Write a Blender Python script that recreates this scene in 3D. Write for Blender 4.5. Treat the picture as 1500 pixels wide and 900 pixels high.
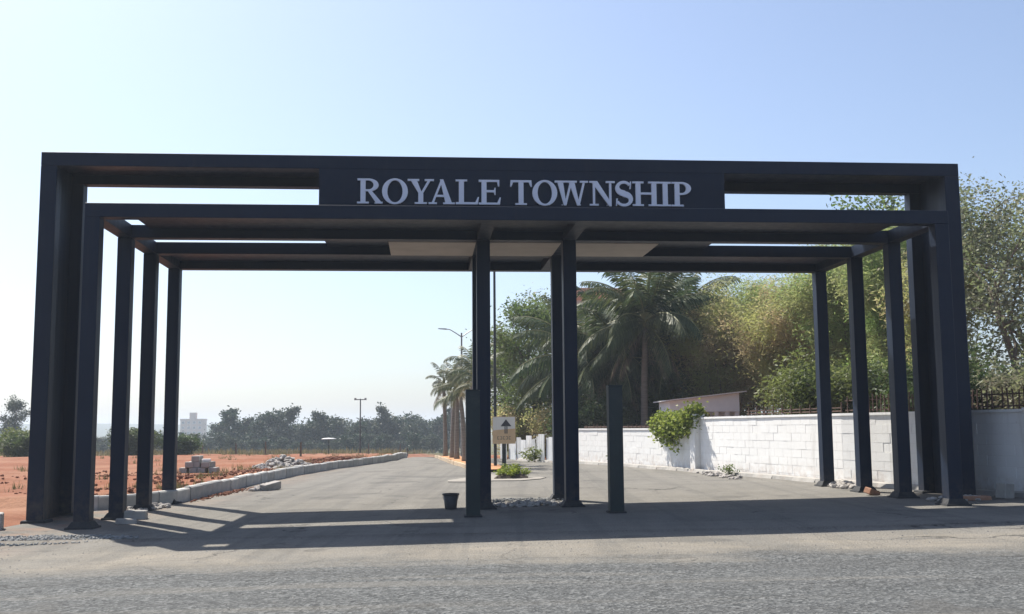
import bpy, bmesh, math, random
import numpy as np
from mathutils import Vector, Matrix

for o in list(bpy.data.objects):
    bpy.data.objects.remove(o, do_unlink=True)
SC = bpy.context.scene
COL = SC.collection
RAD = math.radians

# ------------------------------------------------------------------ camera
CAM_H = 1.65
cam_d = bpy.data.cameras.new('camera')
cam = bpy.data.objects.new('camera', cam_d)
COL.objects.link(cam)
PITCH, ROLL = 0.1121, 0.0073
cam_d.sensor_width = 36.0
cam_d.lens = 36.0 * 1568.75 / 1500.0
cam_d.clip_start = 0.1
cam_d.clip_end = 9000
cam.matrix_world = (Matrix.Translation((0, 0, CAM_H)) @ Matrix.Rotation(math.pi / 2 + PITCH, 4, 'X')
                    @ Matrix.Rotation(-ROLL, 4, 'Z'))
SC.camera = cam

# gate frame (world position of the front frame's left outer edge, yaw)
GX, GY, GYAW = -7.4319, 18.3382, 0.0811
GC, GS = math.cos(GYAW), math.sin(GYAW)

def g2w(x, y):
    return (GX + x * GC - y * GS, GY + x * GS + y * GC)

# ------------------------------------------------------------------ sky, sun
SHADOW = (2.62, -3.97, -5.6)           # light direction in gate axes
sx, sy = SHADOW[0] * GC - SHADOW[1] * GS, SHADOW[0] * GS + SHADOW[1] * GC
LDIR = Vector((sx, sy, SHADOW[2])).normalized()
SUN = -LDIR
ELEV = math.asin(SUN.z)
AZ = math.atan2(SUN.x, SUN.y)           # clockwise from +Y
world = bpy.data.worlds.new('World')
SC.world = world
world.use_nodes = True
wn = world.node_tree
wn.nodes.clear()
w_out = wn.nodes.new('ShaderNodeOutputWorld')
w_bg = wn.nodes.new('ShaderNodeBackground')
w_sky = wn.nodes.new('ShaderNodeTexSky')
w_sky.sky_type = 'NISHITA'
w_sky.sun_disc = False
w_sky.sun_elevation = ELEV
w_sky.sun_rotation = AZ
w_sky.altitude = 0
w_sky.air_density = 1.0
w_sky.dust_density = 1.6
w_sky.ozone_density = 2.5
w_bg.inputs['Strength'].default_value = 0.085
w_hs = wn.nodes.new('ShaderNodeHueSaturation')          # dusty, milky air: paler sky all over
w_hs.inputs['Saturation'].default_value = 0.84
w_tn = wn.nodes.new('ShaderNodeMix'); w_tn.data_type = 'RGBA'; w_tn.blend_type = 'MULTIPLY'; w_tn.inputs[0].default_value = 1.0
w_tn.inputs[7].default_value = (0.93, 0.985, 1.08, 1)
wn.links.new(w_sky.outputs['Color'], w_hs.inputs['Color'])
wn.links.new(w_hs.outputs['Color'], w_tn.inputs[6])
wn.links.new(w_tn.outputs[2], w_bg.inputs['Color'])
wn.links.new(w_bg.outputs['Background'], w_out.inputs['Surface'])

sun_d = bpy.data.lights.new('sun', 'SUN')
sun_d.energy = 5.0
sun_d.angle = RAD(0.53)
sun_d.color = (1.0, 0.94, 0.84)
sun = bpy.data.objects.new('sun', sun_d)
COL.objects.link(sun)
sun.rotation_euler = LDIR.to_track_quat('-Z', 'Y').to_euler()
sun.location = (-30, 40, 60)

SC.view_settings.view_transform = 'Standard'
SC.view_settings.look = 'None'
SC.view_settings.exposure = 0.85
SC.view_settings.gamma = 1.0
SC.view_settings.use_curve_mapping = False

# ------------------------------------------------------------------ helpers
def tag(o, label=None, cat=None, group=None, kind=None):
    if label: o['label'] = label
    if cat: o['category'] = cat
    if group: o['group'] = group
    if kind: o['kind'] = kind
    return o

def empty(name, loc=(0, 0, 0), rz=0.0):
    o = bpy.data.objects.new(name, None)
    COL.objects.link(o)
    o.location = loc
    o.rotation_euler = (0, 0, rz)
    o.empty_display_size = 0.2
    return o

class MB:
    def __init__(self):
        self.v = []; self.f = []
    def add(self, vs, fs):
        n = len(self.v)
        self.v.extend([tuple(map(float, q)) for q in vs])
        self.f.extend([tuple(i + n for i in f) for f in fs])
        return self
    def box(self, x0, x1, y0, y1, z0, z1):
        return self.add([(x0, y0, z0), (x1, y0, z0), (x1, y1, z0), (x0, y1, z0),
                         (x0, y0, z1), (x1, y0, z1), (x1, y1, z1), (x0, y1, z1)],
                        [(0, 3, 2, 1), (4, 5, 6, 7), (0, 1, 5, 4), (1, 2, 6, 5), (2, 3, 7, 6), (3, 0, 4, 7)])
    def frustum(self, cx, cy, z0, z1, a0, b0, a1, b1):
        return self.add([(cx - a0, cy - b0, z0), (cx + a0, cy - b0, z0), (cx + a0, cy + b0, z0), (cx - a0, cy + b0, z0),
                         (cx - a1, cy - b1, z1), (cx + a1, cy - b1, z1), (cx + a1, cy + b1, z1), (cx - a1, cy + b1, z1)],
                        [(0, 3, 2, 1), (4, 5, 6, 7), (0, 1, 5, 4), (1, 2, 6, 5), (2, 3, 7, 6), (3, 0, 4, 7)])
    def tube(self, pts, rads, n=6, cap=True):
        pts = [Vector(q) for q in pts]
        base = len(self.v)
        for i, q in enumerate(pts):
            if i == 0: d = pts[1] - pts[0]
            elif i == len(pts) - 1: d = pts[-1] - pts[-2]
            else: d = pts[i + 1] - pts[i - 1]
            d = d.normalized() if d.length > 1e-9 else Vector((0, 0, 1))
            ref = Vector((1, 0, 0)) if abs(d.x) < 0.8 else Vector((0, 1, 0))
            a = d.cross(ref).normalized(); b = d.cross(a)
            for k in range(n):
                t = 2 * math.pi * k / n
                self.v.append(tuple(q + (a * math.cos(t) + b * math.sin(t)) * rads[i]))
        for i in range(len(pts) - 1):
            for k in range(n):
                k2 = (k + 1) % n
                self.f.append((base + i * n + k, base + i * n + k2, base + (i + 1) * n + k2, base + (i + 1) * n + k))
        if cap:
            self.f.append(tuple(base + k for k in range(n))[::-1])
            self.f.append(tuple(base + (len(pts) - 1) * n + k for k in range(n)))
        return self
    def lathe(self, prof, n=20, cx=0, cy=0):
        base = len(self.v)
        for r, z in prof:
            for k in range(n):
                t = 2 * math.pi * k / n
                self.v.append((cx + r * math.cos(t), cy + r * math.sin(t), z))
        for i in range(len(prof) - 1):
            for k in range(n):
                k2 = (k + 1) % n
                self.f.append((base + i * n + k, base + i * n + k2, base + (i + 1) * n + k2, base + (i + 1) * n + k))
        return self
    def rock(self, c, r, rng, squash=0.7):
        vs = []
        phi = (1 + 5 ** .5) / 2
        ico = [(-1, phi, 0), (1, phi, 0), (-1, -phi, 0), (1, -phi, 0), (0, -1, phi), (0, 1, phi), (0, -1, -phi), (0, 1, -phi),
               (phi, 0, -1), (phi, 0, 1), (-phi, 0, -1), (-phi, 0, 1)]
        fc = [(0, 11, 5), (0, 5, 1), (0, 1, 7), (0, 7, 10), (0, 10, 11), (1, 5, 9), (5, 11, 4), (11, 10, 2), (10, 7, 6), (7, 1, 8),
              (3, 9, 4), (3, 4, 2), (3, 2, 6), (3, 6, 8), (3, 8, 9), (4, 9, 5), (2, 4, 11), (6, 2, 10), (8, 6, 7), (9, 8, 1)]
        sc = [r * rng.uniform(.6, 1.25), r * rng.uniform(.6, 1.25), r * squash * rng.uniform(.6, 1.2)]
        a = rng.uniform(0, 6.28)
        for q in ico:
            j = rng.uniform(.72, 1.15) / 1.9
            x, y, z = q[0] * sc[0] * j, q[1] * sc[1] * j, q[2] * sc[2] * j
            vs.append((c[0] + x * math.cos(a) - y * math.sin(a), c[1] + x * math.sin(a) + y * math.cos(a), c[2] + z))
        return self.add(vs, fc)
    def mesh(self, name, mat=None, smooth=False):
        m = bpy.data.meshes.new(name)
        m.from_pydata(self.v, [], self.f)
        m.update()
        if mat: m.materials.append(mat)
        if smooth: m.polygons.foreach_set('use_smooth', [True] * len(m.polygons))
        return m
    def build(self, name, mat, parent=None, smooth=False, bevel=0.0):
        o = bpy.data.objects.new(name, self.mesh(name, mat, smooth))
        COL.objects.link(o)
        if parent is not None: o.parent = parent
        if bevel:
            b = o.modifiers.new('bevel', 'BEVEL'); b.width = bevel; b.segments = 1; b.limit_method = 'ANGLE'
        return o

def obj(name, mesh, parent=None, loc=None, rot=None):
    o = bpy.data.objects.new(name, mesh)
    COL.objects.link(o)
    if parent is not None: o.parent = parent
    if loc: o.location = loc
    if rot: o.rotation_euler = rot
    return o

def copy_tree(o, parent=None):
    c = o.copy(); COL.objects.link(c); c.parent = parent
    for ch in o.children: copy_tree(ch, c)
    return c

def np_mesh(name, V, F, mat, smooth=False):
    """fast mesh from arrays; F is (n,3) or (n,4)"""
    V = np.asarray(V, dtype=np.float32); F = np.asarray(F, dtype=np.int32)
    m = bpy.data.meshes.new(name)
    k = F.shape[1]
    m.vertices.add(len(V)); m.vertices.foreach_set('co', V.ravel())
    m.loops.add(F.size); m.loops.foreach_set('vertex_index', F.ravel())
    m.polygons.add(len(F))
    m.polygons.foreach_set('loop_start', np.arange(0, F.size, k, dtype=np.int32))
    m.polygons.foreach_set('loop_total', np.full(len(F), k, dtype=np.int32))
    if smooth: m.polygons.foreach_set('use_smooth', np.ones(len(F), dtype=bool))
    m.materials.append(mat)
    m.update(calc_edges=True)
    m.validate()
    return m

# ------------------------------------------------------------------ materials
def new_mat(name):
    m = bpy.data.materials.new(name); m.use_nodes = True
    nt = m.node_tree
    b = nt.nodes['Principled BSDF']
    return m, nt, b

def N(nt, t, **kw):
    n = nt.nodes.new(t)
    for k, v in kw.items(): setattr(n, k, v)
    return n

def noise(nt, vec, scale, detail=4, rough=0.55, dist=0.0):
    n = N(nt, 'ShaderNodeTexNoise')
    n.inputs['Scale'].default_value = scale; n.inputs['Detail'].default_value = detail
    n.inputs['Roughness'].default_value = rough; n.inputs['Distortion'].default_value = dist
    if vec is not None: nt.links.new(vec, n.inputs['Vector'])
    return n.outputs['Fac']

def ramp(nt, fac, stops):
    r = N(nt, 'ShaderNodeValToRGB')
    el = r.color_ramp.elements
    while len(el) < len(stops): el.new(0.5)
    for e, (p, c) in zip(el, stops):
        e.position = p
        e.color = (c, c, c, 1) if isinstance(c, (int, float)) else (*c, 1)
    nt.links.new(fac, r.inputs['Fac'])
    return r.outputs['Color']

def mixc(nt, fac, a, b, mode='MIX'):
    m = N(nt, 'ShaderNodeMix', data_type='RGBA', blend_type=mode)
    if isinstance(fac, (int, float)): m.inputs[0].default_value = fac
    else: nt.links.new(fac, m.inputs[0])
    for i, c in ((6, a), (7, b)):
        if isinstance(c, tuple): m.inputs[i].default_value = (*c, 1)
        else: nt.links.new(c, m.inputs[i])
    return m.outputs[2]

def mth(nt, op, a, b=0.0, c=0.0):
    m = N(nt, 'ShaderNodeMath', operation=op)
    for i, q in enumerate((a, b, c)):
        if isinstance(q, (int, float)): m.inputs[i].default_value = q
        else: nt.links.new(q, m.inputs[i])
    return m.outputs[0]

def bump(nt, b, height, strength=0.3, dist=0.02):
    n = N(nt, 'ShaderNodeBump')
    n.inputs['Strength'].default_value = strength; n.inputs['Distance'].default_value = dist
    nt.links.new(height, n.inputs['Height']); nt.links.new(n.outputs['Normal'], b.inputs['Normal'])

def ocoord(nt, scale=None):
    t = N(nt, 'ShaderNodeTexCoord')
    if scale is None: return t.outputs['Object']
    mp = N(nt, 'ShaderNodeMapping'); mp.inputs['Scale'].default_value = scale
    nt.links.new(t.outputs['Object'], mp.inputs['Vector'])
    return mp.outputs['Vector']

def simple(name, ca, cb, rough=0.7, scale=4.0, spec=0.4, bmp=0.15, metal=0.0, obj_var=0.0, sc3=None, dirt=None):
    m, nt, b = new_mat(name)
    v = ocoord(nt, sc3)
    f = noise(nt, v, scale, 6, 0.6)
    c = mixc(nt, ramp(nt, f, [(.3, 0.), (.7, 1.)]), ca, cb)
    if dirt:
        f2 = noise(nt, v, scale * .37, 8, 0.7, 0.4)
        c = mixc(nt, ramp(nt, f2, [(.52, 0.), (.75, dirt[1])]), c, dirt[0])
    if obj_var:
        oi = N(nt, 'ShaderNodeObjectInfo')
        k = mth(nt, 'MULTIPLY_ADD', oi.outputs['Random'], obj_var * 2, 1 - obj_var)
        cm = N(nt, 'ShaderNodeVectorMath', operation='SCALE')
        nt.links.new(c, cm.inputs[0]); nt.links.new(k, cm.inputs['Scale'])
        c = cm.outputs[0]
    nt.links.new(c, b.inputs['Base Color'])
    b.inputs['Roughness'].default_value = rough
    b.inputs['Specular IOR Level'].default_value = spec
    b.inputs['Metallic'].default_value = metal
    if bmp: bump(nt, b, noise(nt, v, scale * 6, 5, 0.65), bmp, 0.01)
    return m

def leaf_mat(name, cols, trans=0.45, alt=None):
    m, nt, b = new_mat(name)
    g = N(nt, 'ShaderNodeNewGeometry')
    c = ramp(nt, g.outputs['Random Per Island'], [(i / max(1, len(cols) - 1), q) for i, q in enumerate(cols)])
    f = noise(nt, ocoord(nt), 0.45, 3, 0.5)
    if alt: c = mixc(nt, ramp(nt, noise(nt, ocoord(nt), .55, 4, .6, .3), [(.42, 0.), (.58, .85)]), c, alt)
    hs = N(nt, 'ShaderNodeHueSaturation')
    nt.links.new(c, hs.inputs['Color'])
    nt.links.new(mth(nt, 'MULTIPLY_ADD', f, 0.7, 0.65), hs.inputs['Value'])
    oi = N(nt, 'ShaderNodeObjectInfo')
    nt.links.new(mth(nt, 'MULTIPLY_ADD', oi.outputs['Random'], 0.05, 0.475), hs.inputs['Hue'])
    c = hs.outputs['Color']
    nt.links.new(c, b.inputs['Base Color'])
    b.inputs['Roughness'].default_value = 0.55
    b.inputs['Specular IOR Level'].default_value = 0.3
    tr = N(nt, 'ShaderNodeBsdfTranslucent'); nt.links.new(c, tr.inputs['Color'])
    mx = N(nt, 'ShaderNodeMixShader'); mx.inputs['Fac'].default_value = trans
    out = nt.nodes['Material Output']
    nt.links.new(b.outputs[0], mx.inputs[1]); nt.links.new(tr.outputs[0], mx.inputs[2])
    nt.links.new(mx.outputs[0], out.inputs['Surface'])
    return m

M = {}
def gate_material():
    m, nt, b = new_mat('dark_slate_cladding')
    g = N(nt, 'ShaderNodeNewGeometry'); pos = g.outputs['Position']
    sp = N(nt, 'ShaderNodeSeparateXYZ'); nt.links.new(pos, sp.inputs[0])
    f = noise(nt, pos, 1.3, 6, .6)
    c = mixc(nt, ramp(nt, f, [(.3, 0.), (.7, 1.)]), (.0045, .0125, .032), (.0065, .016, .038))
    mp = N(nt, 'ShaderNodeMapping'); mp.inputs['Scale'].default_value = (7, 7, .5); nt.links.new(pos, mp.inputs['Vector'])
    st = noise(nt, mp.outputs['Vector'], 1.0, 6, .65)
    c = mixc(nt, ramp(nt, st, [(.56, 0.), (.8, .35)]), c, (.03, .034, .042))
    # mud and dust splashed up from the road
    low = mth(nt, 'SUBTRACT', 1.0, mth(nt, 'MULTIPLY', sp.outputs['Z'], 1.3))
    low = mth(nt, 'MULTIPLY', ramp(nt, low, [(.0, 0.), (.9, 1.)]), ramp(nt, noise(nt, pos, 9, 6, .7), [(.38, 0.), (.7, .55)]))
    c = mixc(nt, low, c, (.11, .088, .068))
    nt.links.new(c, b.inputs['Base Color'])
    nt.links.new(mth(nt, 'MULTIPLY_ADD', st, .3, .36), b.inputs['Roughness'])
    b.inputs['Specular IOR Level'].default_value = .2
    bump(nt, b, noise(nt, pos, .9, 3, .5), .12, .02)
    return m
M['gate'] = gate_material()
M['soffit'] = simple('pale_soffit_board', (.34, .31, .28), (.42, .385, .35), rough=.7, scale=2, bmp=.02)
M['letter'] = simple('frosted_letter_face', (.74, .77, .86), (.80, .82, .90), rough=.45, scale=6, bmp=.0)
M['post'] = simple('dark_green_post_paint', (.009, .02, .024), (.014, .028, .031), rough=.5, scale=3, bmp=.03, dirt=((.10, .095, .085), .4))
M['footing'] = simple('dark_concrete_footing', (.022, .024, .028), (.05, .05, .052), rough=.9, scale=9, bmp=.5)
M['concrete'] = simple('weathered_concrete', (.30, .29, .27), (.42, .40, .37), rough=.9, scale=5, bmp=.4, obj_var=.12, dirt=((.36, .24, .17), .5))
M['kerb'] = simple('kerb_concrete', (.34, .35, .34), (.50, .49, .46), rough=.9, scale=6, bmp=.35, obj_var=.14, dirt=((.42, .28, .2), .45))
def whitewash_material():
    m, nt, b = new_mat('whitewashed_block')
    g = N(nt, 'ShaderNodeNewGeometry'); pos = g.outputs['Position']
    sp = N(nt, 'ShaderNodeSeparateXYZ'); nt.links.new(pos, sp.inputs[0])
    c = mixc(nt, noise(nt, pos, 4, 6, .6), (.80, .795, .775), (.87, .865, .845))
    oi = N(nt, 'ShaderNodeObjectInfo')
    c = mixc(nt, mth(nt, 'MULTIPLY', oi.outputs['Random'], .10), c, (.62, .59, .55))
    mp = N(nt, 'ShaderNodeMapping'); mp.inputs['Scale'].default_value = (3.5, 3.5, .35); nt.links.new(pos, mp.inputs['Vector'])
    c = mixc(nt, ramp(nt, noise(nt, mp.outputs['Vector'], 1.0, 7, .7, .3), [(.56, 0.), (.78, .55)]), c, (.47, .44, .40))
    low = mth(nt, 'SUBTRACT', 1.0, mth(nt, 'MULTIPLY_ADD', sp.outputs['Z'], 1.7, -.25))
    low = mth(nt, 'MULTIPLY', ramp(nt, low, [(.0, 0.), (.8, 1.)]), ramp(nt, noise(nt, pos, 5, 7, .7), [(.4, 0.), (.68, .7)]))
    c = mixc(nt, low, c, (.46, .35, .27))
    c = mixc(nt, ramp(nt, noise(nt, pos, 11, 5, .75), [(.66, 0.), (.74, .6)]), c, (.40, .36, .32))
    nt.links.new(c, b.inputs['Base Color']); b.inputs['Roughness'].default_value = .9; b.inputs['Specular IOR Level'].default_value = .2
    bump(nt, b, noise(nt, pos, 22, 6, .7), .4, .012)
    return m
M['whitewash'] = whitewash_material()
M['medkerb'] = simple('ochre_kerb_concrete', (.42, .31, .20), (.54, .42, .29), rough=.9, scale=6, bmp=.3, obj_var=.12)
M['mortar'] = simple('whitewashed_mortar', (.70, .69, .66), (.78, .77, .74), rough=.95, scale=9, bmp=.3)
M['rust'] = simple('rusty_railing', (.06, .038, .03), (.12, .07, .05), rough=.85, scale=9, bmp=.2)
M['sheet'] = simple('white_metal_sheet', (.55, .57, .58), (.72, .73, .73), rough=.55, scale=2, bmp=.03, obj_var=.18, dirt=((.34, .30, .26), .6))
M['hutwall'] = simple('grey_hut_wall', (.76, .82, .84), (.82, .87, .88), rough=.85, scale=3, bmp=.1)
M['hutroof'] = simple('asbestos_roof_sheet', (.42, .42, .38), (.62, .61, .57), rough=.9, scale=5, bmp=.3)
M['white'] = simple('white_paint', (.68, .68, .66), (.78, .78, .76), rough=.7, scale=6, bmp=.05)
M['stone'] = simple('pale_rubble_stone', (.24, .22, .20), (.46, .43, .40), rough=.95, scale=3, bmp=.4)
M['darkstone'] = simple('grey_crushed_stone', (.16, .165, .165), (.33, .33, .32), rough=.95, scale=3, bmp=.4)
M['chip'] = simple('road_chippings', (.06, .062, .063), (.17, .17, .165), rough=.95, scale=8, bmp=0)
M['redrock'] = simple('red_laterite_clod', (.17, .062, .034), (.25, .105, .06), rough=.98, scale=3, bmp=.5)
M['brick'] = simple('orange_clay_brick', (.30, .15, .09), (.42, .24, .16), rough=.95, scale=8, bmp=.4)
M['bark'] = simple('grey_brown_bark', (.10, .078, .058), (.19, .155, .12), rough=.95, scale=7, bmp=.6, sc3=(1, 1, .25))
M['palmbark'] = simple('ringed_palm_bark', (.17, .145, .12), (.28, .25, .21), rough=.95, scale=8, bmp=.6, sc3=(.3, .3, 3))
M['bucket'] = simple('dark_grey_plastic', (.035, .037, .04), (.06, .06, .062), rough=.5, scale=9, bmp=.03, dirt=((.22, .2, .18), .4))
M['pole'] = simple('galvanised_pole', (.16, .17, .175), (.24, .25, .25), rough=.5, scale=4, bmp=.02, metal=.3)
M['darkpole'] = simple('dark_painted_pole', (.02, .024, .026), (.035, .04, .042), rough=.5, scale=4, bmp=.02)
M['soil'] = simple('dark_planter_soil', (.06, .045, .035), (.11, .08, .06), rough=1, scale=9, bmp=.6)
M['orangesoil'] = simple('orange_median_soil', (.38, .17, .07), (.50, .26, .12), rough=1, scale=6, bmp=.6)
M['bwall'] = simple('beige_building_wall', (.46, .38, .33), (.54, .46, .40), rough=.9, scale=.4, bmp=.05)
M['broof'] = simple('terracotta_parapet', (.50, .27, .17), (.58, .34, .22), rough=.9, scale=.8, bmp=.1)
M['bfar'] = simple('pale_far_building', (.44, .30, .225), (.50, .35, .27), rough=.9, scale=.3, bmp=0)
M['glass'] = simple('dark_window_glass', (.04, .05, .06), (.07, .08, .09), rough=.15, scale=1, spec=.6, bmp=0)
M['signtan'] = simple('tan_sign_face', (.60, .40, .22), (.68, .48, .28), rough=.55, scale=3, bmp=0)
M['signwhite'] = simple('pale_sign_face', (.70, .66, .58), (.76, .72, .64), rough=.55, scale=3, bmp=0)
M['signdark'] = simple('dark_sign_print', (.04, .04, .045), (.06, .058, .06), rough=.6, scale=3, bmp=0)

M['leaf_dark'] = leaf_mat('dark_green_leaves', [(.035, .06, .022), (.06, .10, .034), (.09, .125, .05)], .45, (.08, .11, .035))
M['leaf_green'] = leaf_mat('mid_green_leaves', [(.055, .09, .025), (.10, .15, .04), (.14, .18, .06)], .5, (.16, .19, .06))
M['leaf_lime'] = leaf_mat('yellow_green_leaves', [(.19, .26, .07), (.28, .37, .11), (.36, .42, .165)], .58, (.33, .31, .14))
M['leaf_brown'] = leaf_mat('dry_olive_leaves', [(.30, .25, .125), (.41, .35, .18), (.47, .42, .23), (.33, .35, .14)], .6, (.28, .35, .11))
M['leaf_grey'] = leaf_mat('dusty_grey_leaves', [(.13, .145, .09), (.20, .21, .135), (.28, .27, .19)], .5, (.16, .20, .085))
M['leaf_hedge'] = leaf_mat('bright_hedge_leaves', [(.12, .17, .02), (.20, .26, .03), (.28, .32, .05)])
M['leaf_creeper'] = leaf_mat('creeper_leaves', [(.12, .19, .03), (.20, .28, .05), (.28, .34, .09)], .45)
M['frond'] = leaf_mat('coconut_frond_leaflets', [(.035, .06, .022), (.06, .09, .03), (.10, .12, .05)], .3)
M['frond_pale'] = leaf_mat('dusty_palm_leaflets', [(.075, .095, .05), (.11, .13, .07), (.15, .16, .09)], .3)
M['frond_dry'] = leaf_mat('dry_frond_leaflets', [(.17, .12, .07), (.24, .18, .11), (.28, .22, .15)], .3)
M['rachis'] = simple('frond_midrib', (.17, .18, .07), (.26, .25, .11), rough=.6, scale=4, bmp=0)
M['grass'] = leaf_mat('dry_grass_blades', [(.14, .125, .05), (.20, .175, .08), (.10, .11, .035)], .3)
M['far_leaf'] = leaf_mat('far_tree_leaves', [(.016, .036, .016), (.026, .054, .022), (.038, .07, .028)], .25)
M['far_leaf2'] = leaf_mat('far_tree_olive_leaves', [(.026, .042, .02), (.04, .06, .028), (.055, .075, .036)], .25)

# ------------------------------------------------------------------ terrain
KERB = [(-9.6, 22.6), (-8.7, 22.75), (-8.0, 23.3), (-7.62, 24.6), (-7.6, 27.5), (-7.75, 31.5), (-7.75, 36), (-7.5, 41), (-7.0, 46), (-6.4, 51), (-6.1, 56), (-6.3, 62), (-7.2, 75), (-9.0, 95)]
WALL = [(12.4, 14.2), (9.95, 21.0), (8.08, 26.5), (5.85, 35.3), (4.0, 41.5), (0.3, 53.5), (-3.0, 66.0), (-7.0, 90)]

def poly_x(P, y):
    ys = np.array([q[1] for q in P]); xs = np.array([q[0] for q in P])
    o = np.argsort(ys)
    return np.interp(y, ys[o], xs[o])

def sstep(a, b, t):
    t = np.clip((t - a) / (b - a), 0, 1)
    return t * t * (3 - 2 * t)

def gz(x, y):
    """road-level terrain height"""
    x = np.asarray(x, dtype=float); y = np.asarray(y, dtype=float)
    xg = (x - GX) * GC + (y - GY) * GS
    z = 0.013 * np.clip(xg, -6, 18) * (1 - sstep(38, 62, y)) + 0.0 * y
    d = np.clip(y - 58, 0, 190)
    z = z - 0.0232 * d * (1 - np.exp(-d / 6.0))
    far = np.clip(y - 600, 0, None)
    return z

rs = np.random.RandomState(5)
_lat = rs.rand(64, 64)
def vnoise(x, y):
    x = np.asarray(x, float); y = np.asarray(y, float)
    xi = np.floor(x).astype(int); yi = np.floor(y).astype(int); fx = x - xi; fy = y - yi
    fx = fx * fx * (3 - 2 * fx); fy = fy * fy * (3 - 2 * fy)
    a = _lat[xi % 64, yi % 64]; b = _lat[(xi + 1) % 64, yi % 64]; c = _lat[xi % 64, (yi + 1) % 64]; d = _lat[(xi + 1) % 64, (yi + 1) % 64]
    return (a * (1 - fx) + b * fx) * (1 - fy) + (c * (1 - fx) + d * fx) * fy

def left_of_kerb(x, y):
    k = poly_x(KERB, np.clip(y, 23.3, 95)) - 0.10
    return (y > 22.9) & (x < k)

def field_z(x, y):
    """red-earth height left of the road"""
    b = gz(x, y)
    lump = .10 * vnoise(x * .45, y * .45) + .05 * vnoise(x * 1.3 + 7, y * 1.3) + .02 * vnoise(x * 3.1, y * 3.1)
    return b + lump

def ground_z(x, y):
    x = np.asarray(x, float); y = np.asarray(y, float)
    z = gz(x, y) - .05
    k = poly_x(KERB, np.clip(y, 23.3, 95)) - 0.14
    edge = sstep(0, .25, (k - x)) * sstep(22.7, 23.2, y)
    wl = sstep(-8.6, -9.6, x) * sstep(17, 19, y) * (1 - sstep(22.7, 23.2, y))
    lump = .14 + .17 * vnoise(x * .45, y * .45) * vnoise(x * .13 + 4, y * .13) * 1.6 + .05 * vnoise(x * 1.3 + 7, y * 1.3) + .02 * vnoise(x * 3.1, y * 3.1)
    z = z + edge * (lump + .05) + wl * (.05 + .12 * vnoise(x * .7, y * .7))
    w = poly_x(WALL, np.clip(y, 14, 90))
    z = z + sstep(0.3, 1.2, x - w) * .12 * (y > 10)
    return z

def sheet(name, xs, ys, zf, mat, mask=None):
    X, Y = np.meshgrid(xs, ys)
    Z = zf(X, Y)
    V = np.stack([X, Y, Z], -1).reshape(-1, 3)
    nx, ny = len(xs), len(ys)
    i = np.arange(ny - 1)[:, None] * nx + np.arange(nx - 1)[None, :]
    F = np.stack([i, i + 1, i + nx + 1, i + nx], -1).reshape(-1, 4)
    return obj(name, np_mesh(name, V, F, mat, True))

# ground material: red laterite in the field, dusty earth elsewhere
def ground_material():
    m, nt, b = new_mat('red_laterite_earth')
    v = ocoord(nt)
    f1 = noise(nt, v, .16, 8, .6, .3); f2 = noise(nt, v, 2.2, 6, .65); f3 = noise(nt, v, 16, 3, .6)
    c = mixc(nt, ramp(nt, f2, [(.35, 0.), (.68, 1.)]), (.20, .078, .044), (.27, .115, .066))
    c = mixc(nt, ramp(nt, f1, [(.46, 0.), (.62, .75)]), c, (.30, .17, .11))
    c = mixc(nt, ramp(nt, f3, [(.25, .55), (.45, 0.)]), c, (.13, .05, .03))
    trk = noise(nt, ocoord(nt, (.5, .05, 1)), 1.0, 6, .6, .6)
    c = mixc(nt, ramp(nt, trk, [(.5, 0.), (.66, .45)]), c, (.30, .165, .105))
    c = mixc(nt, ramp(nt, noise(nt, ocoord(nt, (.12, .5, 1)), 1.0, 7, .65, .5), [(.52, 0.), (.68, .6)]), c, (.15, .056, .032))
    sp = N(nt, 'ShaderNodeSeparateXYZ'); nt.links.new(v, sp.inputs[0])
    # beyond the field: dry grass
    far = ramp(nt, mth(nt, 'MULTIPLY_ADD', sp.outputs['Y'], .02, mth(nt, 'MULTIPLY_ADD', f1, 1.1, -2.6)), [(.35, 0.), (.6, 1.)])
    c = mixc(nt, far, c, (.10, .095, .045))
    nt.links.new(c, b.inputs['Base Color'])
    b.inputs['Roughness'].default_value = 1.0; b.inputs['Specular IOR Level'].default_value = .1
    bump(nt, b, mth(nt, 'ADD', f2, mth(nt, 'MULTIPLY', f3, .4)), .8, .08)
    return m

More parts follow.
